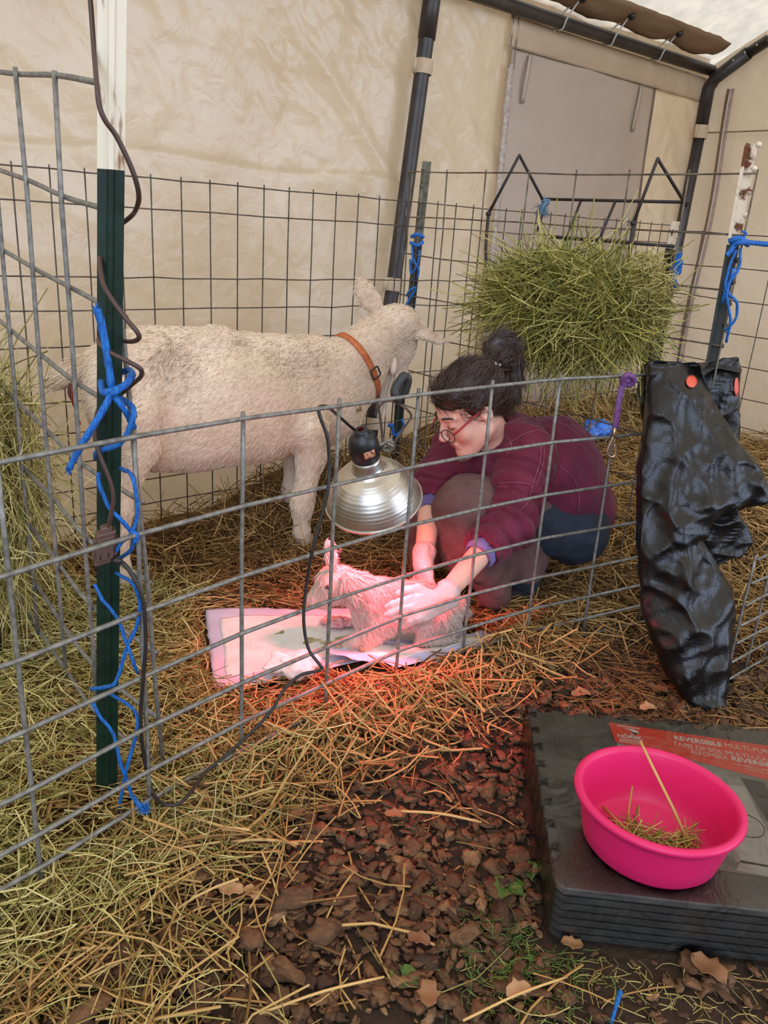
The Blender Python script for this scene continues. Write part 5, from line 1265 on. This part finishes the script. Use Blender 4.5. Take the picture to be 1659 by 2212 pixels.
m_red = mat('red_print', S(244, 84, 68), S(240, 90, 72), 3, .35, spec=.4)
m_ph = mat('grey_photo_print', S(170, 167, 160), S(122, 119, 114), 9, .4, spec=.4, mix=(.4, .6))
m_phl = mat('light_grey_print', S(196, 192, 184), S(182, 178, 170), 20, .4)
m_phd = mat('dark_grey_print', S(58, 58, 56), S(84, 82, 80), 30, .4)
m_wht = mat('white_print', S(240, 236, 230), None, rough=.4)
def flat(name, pts, z, mt, par, lab=None):
    V = [np.array([*onz(a, b, ZT + z)[:2], ZT + z]) for a, b in pts]; V2 = [v - Z3 * .0006 for v in V]; n_ = len(V)
    o = obj(name, V + V2, [tuple(range(n_)), tuple(range(2 * n_ - 1, n_ - 1, -1))] + [(j, n_ + j, n_ + (j + 1) % n_, (j + 1) % n_) for j in range(n_)], mt, par, False)
    if lab: o['label'] = lab
    return o
flat('picture', [(1332, 1600), (1420, 1618), (1760, 1700), (1760, 1910), (1556, 1880), (1360, 1850)], .0012, m_ph, card, 'grey photograph of a laundry room')
flat('red_band', [(1314, 1560), (1800, 1632), (1800, 1722), (1412, 1620), (1329, 1603)], .0020, m_red, card, 'red title band')
pic = [('appliance', [(1540, 1690), (1610, 1700), (1700, 1880), (1590, 1862), (1560, 1800)], m_phl), ('appliance', [(1340, 1612), (1372, 1620), (1374, 1640), (1346, 1632)], m_phl), ('floor_boards', [(1600, 1858), (1720, 1880), (1720, 1905), (1590, 1880)], m_phl), ('figure', [(1404, 1630), (1424, 1626), (1438, 1636), (1434, 1648), (1412, 1646)], m_phd), ('figure', [(1456, 1640), (1474, 1634), (1486, 1648), (1480, 1660), (1460, 1656)], m_phd), ('wall_shelf', [(1600, 1680), (1650, 1690), (1700, 1780), (1660, 1776)], m_phd)]
for nm_, pts, mt in pic: flat(nm_, pts, .0018, mt, card)
rc = onz(1612, 1782, ZT + .0026); MB().tube([rc + .034 * (E1 * math.cos(a) + E2 * math.sin(a)) for a in np.linspace(0, 6.283, 33)], .0012, 5).build('round_door', m_phd, card)
def text(s_, p0, p1, h, mt, bold=0.0, lift=.0026):
    cu = bpy.data.curves.new('print', 'FONT'); cu.body = s_; cu.size = 1; cu.extrude = .01; cu.offset = bold
    to = bpy.data.objects.new('print', cu); COL.objects.link(to); bpy.context.view_layer.update()
    me = bpy.data.meshes.new_from_object(to.evaluated_get(bpy.context.evaluated_depsgraph_get())); bpy.data.objects.remove(to)
    V = np.array([v.co[:] for v in me.vertices]); Fq = [tuple(p.vertices) for p in me.polygons]; bpy.data.meshes.remove(me); bpy.data.curves.remove(cu)
    x0, x1 = V[:, 0].min(), V[:, 0].max(); A = onz(*p0, ZT + lift); B = onz(*p1, ZT + lift); e1 = B - A; e2 = unit(np.cross(Z3, e1)) * h
    return obj('lettering', [A + e1 * ((v[0] - x0) / (x1 - x0)) + e2 * v[1] + Z3 * (v[2] * .02) for v in V], Fq, mt, card, False)
m_pink = mat('pale_print', S(244, 214, 206), None, rough=.4)
text('REVERSIBLE', (1458, 1598), (1561, 1613), .024, m_wht, .02); text('MULTI-PURPOSE', (1568, 1614), (1706, 1636), .024, m_pink)
text('TAPIS DE SOL MULTI-USAGE', (1454, 1610), (1682, 1650), .023, m_pink); text('ALFOMBRA', (1492, 1628), (1574, 1642), .022, m_pink); text('REVERSIBLE', (1582, 1643), (1690, 1662), .023, m_wht, .02)
text('+ COMMERCIAL GRADE', (1581, 1651), (1672, 1669), .011, m_pink); text('+ QUALITÉ COMMERCIALE', (1606, 1662), (1712, 1684), .011, m_pink)
text('NÖRSK', (1335, 1592), (1389, 1598), .017, m_wht, .025)
for q in range(3): flat('small_print', [(1337, 1595.0 + q * 3), (1390 - q * 2, 1600 + q * 3), (1390 - q * 2, 1601.4 + q * 3), (1337, 1596.4 + q * 3)], .0026, m_pink, card)
flat('small_print', [(1333, 1566), (1382, 1573), (1382, 1575), (1333, 1568)], .0026, m_pink, card)
flat('logo', [(1348, 1573), (1368, 1575), (1378, 1580), (1379, 1588), (1371, 1583), (1362, 1578)], .0026, m_wht, card); flat('logo', [(1360, 1582), (1370, 1586), (1381, 1584), (1376, 1578), (1372, 1586), (1366, 1588)], .0028, m_wht, card)
# clear film around the stack
m_film = bpy.data.materials.new('clear_film'); m_film.use_nodes = True
t_ = m_film.node_tree; t_.nodes.clear(); ou_ = t_.nodes.new('ShaderNodeOutputMaterial'); tr_ = t_.nodes.new('ShaderNodeBsdfTransparent'); gl_ = t_.nodes.new('ShaderNodeBsdfGlossy'); gl_.inputs['Roughness'].default_value = .16
mx_ = t_.nodes.new('ShaderNodeMixShader'); fz = t_.nodes.new('ShaderNodeFresnel'); fz.inputs['IOR'].default_value = 1.65; tn = t_.nodes.new('ShaderNodeTexCoord'); nn = t_.nodes.new('ShaderNodeTexNoise'); nn.inputs['Scale'].default_value = 14; nn.inputs['Detail'].default_value = 6; nn.inputs['Distortion'].default_value = 1.2
bp_ = t_.nodes.new('ShaderNodeBump'); bp_.inputs['Strength'].default_value = .5; bp_.inputs['Distance'].default_value = .02
t_.links.new(tn.outputs['Object'], nn.inputs['Vector']); t_.links.new(nn.outputs['Fac'], bp_.inputs['Height']); t_.links.new(bp_.outputs[0], gl_.inputs['Normal']); t_.links.new(bp_.outputs[0], fz.inputs['Normal'])
t_.links.new(fz.outputs[0], mx_.inputs[0]); t_.links.new(tr_.outputs[0], mx_.inputs[1]); t_.links.new(gl_.outputs[0], mx_.inputs[2]); t_.links.new(mx_.outputs[0], ou_.inputs['Surface'])
V = []; 
ring = [(-.006, -.004), (SZ + .006, -.004), (SZ + .006, SZ + .006), (-.006, SZ + .006)]
def film_ring(z, k): 
    out = []
    for j in range(4):
        a, b = ring[j], ring[(j + 1) % 4]
        for q in range(24): t = q / 24; out.append(MP(a[0] + (b[0] - a[0]) * t, a[1] + (b[1] - a[1]) * t, z))
    return out
R_ = [film_ring(z, 0) for z in np.linspace(.004, ZT + .0032, 7)]; V = [p for r_ in R_ for p in r_]; n_ = 96
V = [p + np.array([nz(p, 20), nz(p + 4, 20), 0]) * .0022 for p in V]
Fq = [(k * n_ + j, k * n_ + (j + 1) % n_, (k + 1) * n_ + (j + 1) % n_, (k + 1) * n_ + j) for k in range(6) for j in range(n_)]
n0 = len(V); Vt, Ft = grid(lambda u, v: MP(-.006 + (SZ + .012) * u, -.004 + (SZ + .01) * v, ZT + .0034 + .0010 * nz((u * 5, v * 5, 3), 2)), 40, 40)
V = V + [tuple(v) for v in Vt]; Fq = Fq + [tuple(i + n0 for i in f) for f in Ft.tolist()]
tag(obj('clear_film_wrap', V, Fq, m_film, None), 'clear shrink film wrapped around the stack of foam mats', 'plastic wrap')
# basin
bc = np.array([.544, 1.222, ZT + .0058])
m_pk = mat('hot_pink_rubber', S(216, 36, 100), S(210, 30, 94), 3, .42, .05, 60, spec=.4, bdist=.002)
pr = [(.001, .0), (.100, .0), (.112, .003), (.119, .012), (.126, .045), (.134, .085), (.138, .100), (.144, .102), (.1475, .107), (.147, .113), (.141, .117), (.134, .115), (.131, .108), (.128, .090), (.120, .045), (.113, .016), (.104, .008), (.001, .006)]
mbb = MB().lathe(pr, bc, (0, 0, 1), 96)
V = np.array(mbb.V); q = V - bc; ax1 = unit((.92, -.39, 0)); V = V + np.outer((q @ ax1) * .045, ax1)
basin = tag(obj('feed_basin', V, mbb.F, m_pk, None), 'hot pink round rubber basin standing on the foam mats', 'basin')
sm = m_straw
a_ = onz(1492, 1832, bc[2] + .010); b_ = onz(1398, 1632, bc[2] + .121); e_ = b_ + (b_ - a_) * .17
o = MB().tube([a_, a_ * .62 + b_ * .38 + Z3 * .004, b_ * .9 + a_ * .1, e_], [.0034, .0032, .003, .0024], 6).build('straw_stalk', sm, None, attr=None); tag(o, 'long straw stalk leaning over the rim of the pink basin', 'straw stalk')
A = o.data.attributes.new('rnd', 'FLOAT', 'POINT'); A.data.foreach_set('value', np.full(len(o.data.vertices), .6, np.float32))
n_ = 130; u_ = RNG.random(n_); base = np.array([onz(1350 + 190 * q + 10 * RNG.normal(), 1795 + 35 * math.sin(q * 3) + 12 * RNG.normal(), bc[2] + .012)[:2] for q in u_])
a = RNG.normal(.3, .9, n_); L_ = .03 + .07 * RNG.random(n_); t = np.linspace(-.5, .5, 4)
C_ = np.stack([base[:, :1] + L_[:, None] * np.cos(a)[:, None] * t, base[:, 1:] + L_[:, None] * np.sin(a)[:, None] * t, np.full((n_, 4), bc[2] + .011) + .012 * RNG.random((n_, 1)) + .25 * L_[:, None] * RNG.random((n_, 1)) * (t + .5)], -1)
rr_ = np.linalg.norm(C_[:, :, :2] - bc[:2], axis=2).max(1); C_ = C_[rr_ < .112]; n_ = len(C_)
Vv, f = strand_arrays(C_, .0011 * (.6 + RNG.random(n_)), 3)
tag(obj('hay_scraps', Vv, f, m_hayg, None, True, {'rnd': np.repeat(RNG.random(n_), 12)}), 'scraps of hay on the floor of the pink basin', 'hay', kind='stuff')

# ================================================================== bedding, mulch, litter
MATPOLY = [MP(-.012, -.012, 0)[:2], MP(SZ + .012, -.012, 0)[:2], MP(SZ + .012, SZ + .012, 0)[:2], MP(-.012, SZ + .012, 0)[:2]]
PADS = [[onz(443, 1316, Z_)[:2], onz(985, 1292, Z_)[:2], onz(1018, 1392, Z_)[:2], onz(462, 1478, Z_)[:2]], [onz(700, 1408, .1)[:2], onz(1040, 1352, .1)[:2], onz(1072, 1398, Z_)[:2], onz(858, 1472, Z_)[:2]]]
def inside(poly, x, y):
    r_ = np.ones(len(x), bool); c = np.mean(poly, 0)
    for i in range(len(poly)):
        a, b = np.array(poly[i]), np.array(poly[(i + 1) % len(poly)]); s0 = (b[0] - a[0]) * (c[1] - a[1]) - (b[1] - a[1]) * (c[0] - a[0])
        r_ &= ((b[0] - a[0]) * (y - a[1]) - (b[1] - a[1]) * (x - a[0])) * s0 > 0
    return r_
BOOTS = [(Lan, .12), (Ran, .12)]
def scatter(name, n, xr, yr, dens, L, W, mt, label, thick=.03, tilt=.18, curve=.10, sides=3, m=4, cat='straw', kind='stuff', avoid=True, kink=0.0):
    x = RNG.uniform(*xr, n); y = RNG.uniform(*yr, n); k = RNG.random(n) < dens(x, y); x, y = x[k], y[k]
    a = RNG.random(len(x)) * 2 * math.pi; Ls = L[0] + (L[1] - L[0]) * RNG.random(len(x)) ** 1.4
    t = np.linspace(-.5, .5, m); cv = RNG.normal(scale=curve, size=len(x)); kk = RNG.normal(scale=kink, size=len(x)) if kink else np.zeros(len(x))
    X = x[:, None] + Ls[:, None] * (np.cos(a)[:, None] * t - np.sin(a)[:, None] * (cv[:, None] * (4 * t ** 2) + kk[:, None] * np.maximum(t, 0)))
    Y = y[:, None] + Ls[:, None] * (np.sin(a)[:, None] * t + np.cos(a)[:, None] * (cv[:, None] * (4 * t ** 2) + kk[:, None] * np.maximum(t, 0)))
    tl = RNG.normal(scale=tilt, size=len(x))
    Zz = ground(X, Y) + (thick * RNG.random(len(x)) ** 1.3)[:, None] + Ls[:, None] * tl[:, None] * t + .12 * Ls[:, None] * np.abs(RNG.normal(scale=.5, size=(len(x), 1))) * (.25 - t ** 2)
    Zz = np.maximum(Zz, ground(X, Y) + .001)
    if avoid:
        bad = np.zeros(len(x), bool)
        for i in range(m):
            bad |= inside(MATPOLY, X[:, i], Y[:, i])
            for p_ in PADS: bad |= inside(p_, X[:, i], Y[:, i])
        X, Y, Zz, Ls = X[~bad], Y[~bad], Zz[~bad], Ls[~bad]
    C_ = np.stack([X, Y, Zz], -1); n_ = len(C_); Ws = RNG.uniform(W[0], W[1], n_)
    Vv, f = strand_arrays(C_, Ws, sides); o = obj(name, Vv, f, mt, None, False, {'rnd': np.repeat(RNG.random(n_), m * sides)})
    return tag(o, label, cat, kind=kind)
def S_(x, y): return st(x, y)[1]
def T_(x, y): return st(x, y)[0]
bk = lambda x, y: (y < 3.38 + .867 * x) & (y > .4)
nearw = lambda x, y: 1 / (1 + .25 * np.maximum(0, y - 1.6) ** 2)
scatter('straw_bedding', 36000, (-1.5, 1.3), (1.25, 3.5), lambda x, y: (S_(x, y) > 0.0) & bk(x, y) & ((x - .93) * .7556 + (y - 2.4) * .655 < .05), (.04, .15), (.0014, .0028), m_strawd, 'trampled brown straw bedding inside the pen', .035, .16)
scatter('straw_bedding', 17000, (-1.2, 1.2), (1.25, 3.2), lambda x, y: ((S_(x, y) > -.03) & bk(x, y)) * np.where(y > 2.4, .35, 1.0) * np.where(x < -.35, .4, 1.0), (.05, .18), (.0016, .0032), m_straw, 'golden straw scattered over the pen floor', .045, .2)
scatter('straw_bank', 11000, (-.6, 1.1), (1.2, 2.5), lambda x, y: np.exp(-((S_(x, y) + .05) / .09) ** 2) * sstep(-.2, .25, T_(x, y)) * (1 - .5 * sstep(1.1, 1.5, T_(x, y))), (.07, .22), (.0018, .0036), m_straw, 'loose golden straw heaped along the foot of the low panel', .055, .42, kink=.15)
scatter('loose_hay', 19000, (-1.5, .25), (.75, 2.3), lambda x, y: np.where(S_(x, y) > -.06, 1.0, np.exp(-((S_(x, y) + .06) / .09) ** 2)) * (1 - sstep(-.42, .1, x + .35 * (y - 1.4))) * np.where(np.hypot(x + .53, y - 1.27) < .11, .12, 1.0), (.05, .24), (.0010, .0019), m_hay, 'pale green hay strewn around the green post', .06, .28, .22, m=5, cat='hay')
scatter('straw_pile', 15000, (-1.1, 1.9), (2.0, 4.9), lambda x, y: (y < 3.52 + .867 * x) * (((1.676 - x) * .7556 + (5.206 - y) * .655) > .2) * np.exp(-(np.maximum(0, (3.38 + .867 * x - y)) / .32) ** 2) * sstep(-1.1, -.6, x), (.06, .2), (.0012, .0024), m_strawd, 'brown straw banked against the long back panel', .10, .45)
scatter('straw_pile', 15000, (.2, 2.6), (2.2, 4.9), lambda x, y: ((x - .93) * .7556 + (y - 2.4) * .655 > .02) & bk(x, y) & (((1.676 - x) * .7556 + (5.206 - y) * .655) > .2), (.06, .22), (.0015, .0030), m_straw, 'straw heaped beyond the rusty inner panel', .09, .35)
scatter('straw_litter', 5200, (.55, 2.0), (1.55, 2.9), lambda x, y: (S_(x, y) < .12) * .8, (.05, .18), (.0010, .0020), m_strawd, 'thin straw litter around the black bag', .02, .1)
scatter('straw_litter', 1500, (-.9, 1.5), (.55, 1.8), lambda x, y: (S_(x, y) < -.02) * (.14 + .9 * np.exp(-((S_(x, y) + .05) / .14) ** 2)), (.05, .22), (.0014, .0028), m_straw, 'single straws scattered over the bark mulch', .018, .06)
scatter('straw_litter', 1500, (-1.0, .1), (.5, 1.3), lambda x, y: (S_(x, y) < -.02) * np.clip(1.1 - 2.4 * (x + .5), .05, 1), (.08, .30), (.0016, .0032), m_straw, 'golden straws over the mulch in the near corner', .035, .10)
scatter('loose_hay', 1900, (-1.0, .35), (.5, 1.4), lambda x, y: (S_(x, y) < -.04) * np.clip(1.15 - 2.3 * (x + .55) - .9 * np.maximum(0, y - .95), .03, 1), (.08, .30), (.0009, .0017), m_hay, 'long pale hay stems over the mulch in the near corner', .03, .1, .30, m=6, cat='hay')
scatter('hay_crumbs', 1500, (.2, 1.1), (.6, 1.1), lambda x, y: .8 + 0 * x, (.02, .07), (.0005, .0011), m_hay, 'chopped green hay bits on the earth before the foam mats', .006, .05, .2, cat='hay')
gr = scatter('moss_grass', 2600, (.1, .5), (.85, 1.25), lambda x, y: np.exp(-(((x - .29) / .09) ** 2 + ((y - 1.06) / .11) ** 2)), (.015, .045), (.0006, .0014), mat('grass_green', S(70, 96, 34), rough=.6, ramp=[S(46, 66, 24), S(78, 106, 38), S(104, 128, 52)]), 'low moss and grass growing beside the foam mats', .012, .35, .3, cat='grass')
# bark
m_bark = mat('bark', S(92, 66, 46), rough=.9, ramp=[S(66, 44, 27), S(100, 69, 42), S(122, 86, 54), S(84, 58, 35), S(146, 110, 74)], bump=.9, bscale=55, bdist=.010, vary=(60, .45, 1.2), stretch=(1, 1, 3))
ico = bmesh.new(); bmesh.ops.create_icosphere(ico, subdivisions=2, radius=1); IV = np.array([v.co[:] for v in ico.verts]); IF = np.array([[l.vert.index for l in f.loops] for f in ico.faces]); ico.free()
VAR = []
for k_ in range(14):
    D = np.array([1 + .55 * nz(v + k_ * 9, 1.6) + .5 * (mnoise.cell(Vector((v + k_ * 5.3) * 2.2)) - .5) + .2 * nz(v + k_ * 5, 4.2) for v in IV]); q = IV * D[:, None]; q = np.sign(q) * np.abs(q) ** .7; q[:, 2] = .45 * q[:, 2] + .55 * np.round(q[:, 2] * 2.2) / 2.2; VAR.append(q)
def chips(n, xr, yr, dens, smin, smax):
    x = RNG.uniform(*xr, n); y = RNG.uniform(*yr, n); k = (RNG.random(n) < dens(x, y)) & ~inside(MATPOLY, x, y); x, y = x[k], y[k]; Vs = []; Fs = []; rn = []
    for i in range(len(x)):
        a = random.uniform(0, 6.28); L_ = smin + (smax - smin) * random.random() ** 2.2; W_ = L_ * random.uniform(.45, .8); H_ = L_ * random.uniform(.14, .28)
        q = VAR[i % 14] * np.array([L_, W_, H_]); tl = random.gauss(0, .30); R_ = np.array(Matrix.Rotation(a, 3, 'Z') @ Matrix.Rotation(tl, 3, 'X') @ Matrix.Rotation(random.gauss(0, .2), 3, 'Y'))
        Vs.append(q @ R_.T + np.array([x[i], y[i], float(ground(x[i], y[i])) + H_ * .5 + random.random() * .008])); Fs.append(IF + i * len(IV)); rn.append(np.full(len(IV), random.random()))
    return np.concatenate(Vs), np.concatenate(Fs), np.concatenate(rn)
V, Fq, rn = chips(15000, (-.85, 1.5), (.5, 2.1), lambda x, y: np.where(S_(x, y) < -.04, np.where((x > .34) & (y < 1.1), .22, 1.0), .08 * (S_(x, y) < .1)), .005, .027)
tag(obj('bark_mulch', V, Fq, m_bark, None, False, {'rnd': rn}), 'brown bark chip mulch covering the ground outside the pen', 'bark mulch', kind='stuff')
scatter('straw_pile', 8000, (-1.2, 1.2), (2.2, 4.5), lambda x, y: (y < 3.52 + .867 * x) * np.exp(-(np.maximum(0, (3.38 + .867 * x - y)) / .30) ** 2), (.06, .2), (.0014, .0028), m_straw, 'golden straw on top of the bank along the long back panel', .13, .5)
def slab(px, py, L_, W_, H_, a, lb, i):
    p = ghit(px, py, .02); q = VAR[i] * np.array([L_, W_, H_]); q = q + np.array([[0, 0, .002 * ridge(v, 60)] for v in q]); R_ = np.array(Matrix.Rotation(a, 3, 'Z') @ Matrix.Rotation(.12, 3, 'X'))
    tag(obj('bark_piece', q @ R_.T + p, IF, m_bark, None, False, {'rnd': np.full(len(IV), .15 + .07 * i)}), lb, 'bark piece', 'large bark pieces in the mulch')
slab(635, 1935, .042, .026, .010, .2, 'broad flat bark piece in the middle of the mulch', 1); slab(690, 2015, .036, .024, .012, .9, 'rounded bark piece beside the broad flat one', 2)
slab(540, 2030, .030, .026, .010, 1.8, 'thick bark chunk below the long straw lying across the mulch', 3); slab(620, 2095, .040, .017, .012, 2.6, 'long dark bark piece near the bottom middle of the mulch', 4)
slab(190, 2185, .045, .016, .010, .8, 'dark reddish bark strip under the hay in the near corner', 5); slab(1010, 2020, .034, .018, .012, .5, 'pale rounded bark piece left of the foam mats', 6)
# dry leaves
m_leaf = mat('dry_leaf', S(150, 106, 70), rough=.8, ramp=[S(112, 74, 44), S(150, 108, 70), S(176, 138, 100)], bump=.4, bscale=60, bdist=.004)
for i, (px, py, sz) in enumerate([(500, 1925, .024), (845, 1655, .02), (1255, 1500, .03), (1060, 1480, .028), (1420, 1490, .03), (925, 2150, .026), (1530, 2095, .034), (1120, 2140, .024), (1400, 1530, .026), (850, 1760, .02), (545, 1930, .02), (640, 1760, .022), (1235, 2040, .02), (905, 2030, .022)]):
    c = ghit(px, py, .02); a0 = random.uniform(0, 6.28); V = []
    n1, n2 = 9, 7
    for u in np.linspace(-1, 1, n1):
        for v in np.linspace(-1, 1, n2):
            w_ = (1 - u * u) ** .6 * (.62 + .16 * math.cos(u * 9)); x_, y_ = u * sz, v * w_ * sz
            V.append(c + np.array([x_ * math.cos(a0) - y_ * math.sin(a0), x_ * math.sin(a0) + y_ * math.cos(a0), sz * (.35 * v * v * w_ + .12 * math.sin(u * 4 + i) + .1)]))
    o = obj('dry_leaf', V, [(q * n2 + j, q * n2 + j + 1, (q + 1) * n2 + j + 1, (q + 1) * n2 + j) for q in range(n1 - 1) for j in range(n2 - 1)], m_leaf, None, True, {'rnd': np.full(n1 * n2, random.random())})
    solidify(o, .0012); tag(o, 'small curled dry brown leaf lying on the ground litter', 'leaf', 'dry leaves on the ground')
# weeds
m_weed = mat('weed_green', S(84, 118, 44), S(62, 92, 34), 20, .55, transl=.2)
for px, py, sz, n_, lb in ((1095, 1918, .030, 9, 'bright green lobed weed beside the foam mats'), (1140, 1880, .022, 8, 'dark green weed sprouting behind the bright lobed one'), (870, 2110, .024, 7, 'small weed with narrow leaves near the bottom of the mulch'), (985, 1905, .02, 3, 'single bluish grass tuft in the mulch')):
    c = ghit(px, py, .008); mb = MB()
    for q in range(n_):
        a = q * 2.4; d = np.array([math.cos(a), math.sin(a), .35 + .3 * random.random()]); sdv = np.array([-math.sin(a), math.cos(a), 0]); L_ = sz * random.uniform(.8, 1.5); V = []
        for u in np.linspace(0, 1, 7):
            w_ = L_ * .30 * math.sin(math.pi * min(1, u * .92 + .06)) * (1 + .35 * math.sin(u * 14)); m_ = c + d * L_ * u - Z3 * L_ * .45 * u * u
            V += [m_ - sdv * w_ + Z3 * w_ * .25, m_, m_ + sdv * w_ + Z3 * w_ * .25]
        mb.add(V, [(3 * i + j, 3 * i + j + 1, 3 * i + j + 4, 3 * i + j + 3) for i in range(6) for j in (0, 1)])
    tag(mb.build('weed', m_weed, None), lb, 'weed')
# twine scraps on the ground, a few single stalks
p = [ghit(a, b, .012) for a, b in ((1320, 2212), (1328, 2185), (1336, 2160))]
tag(MB().tube(spline([p[0], p[1] + Z3 * .012, p[2] + Z3 * .02], 4), [.003] * 5 + [.004] * 3 + [.005], 7).build('twine', m_blue, None), 'short blue twine scrap on the bare earth near the bottom edge', 'twine')
p = [ghit(a, b, .012) for a, b in ((1618, 1335), (1640, 1326), (1664, 1320), (1690, 1322))]
tag(MB().tube(spline(p, 4), .0028, 6).build('twine', m_blue, None), 'thin blue twine lying on the straw right of the black bag', 'twine')
for a, b, rr_, lb in (((500, 1818), (645, 1823), .0032, 'straight straw lying level at the edge of the mulch below the black cord'), ((560, 2190), (830, 2110), .0024, 'long pale stalk slanting across the bottom of the mulch'), ((860, 1752), (1040, 1776), .0030, 'pale straw left of the stack of foam mats'), ((1000, 2205), (1225, 2110), .0022, 'dry grass stem in front of the foam mats'), ((730, 1480), (1000, 1506), .0034, 'reddish straw lying on top of the heap by the low panel')):
    p0, p1 = ghit(*a, .022), ghit(*b, .022); mm_ = (p0 + p1) / 2 + Z3 * .008
    o = tag(MB().tube(spline([p0, mm_, p1], 4), [rr_] * 8 + [rr_ * .8], 6).build('straw_stalk', m_straw, None), lb, 'straw stalk'); A = o.data.attributes.new('rnd', 'FLOAT', 'POINT'); A.data.foreach_set('value', np.full(len(o.data.vertices), .7, np.float32))

for pts, rr_, lb in (([(1303, 1743), (1345, 1785), (1405, 1832)], .0030, 'short straw lying inside the pink basin toward its near rim'), ([(1366, 1698), (1357, 1758), (1372, 1815)], .0022, 'bent straw standing inside the pink basin')):
    hz_ = (.016, .02, .014) if rr_ > .0025 else (.055, .02, .014)
    P = [onz(a, b, bc[2] + h_) for (a, b), h_ in zip(pts, hz_)]
    o = tag(MB().tube(P, rr_, 6).build('straw_stalk', m_straw, None), lb, 'straw stalk'); A = o.data.attributes.new('rnd', 'FLOAT', 'POINT'); A.data.foreach_set('value', np.full(len(o.data.vertices), .45, np.float32))
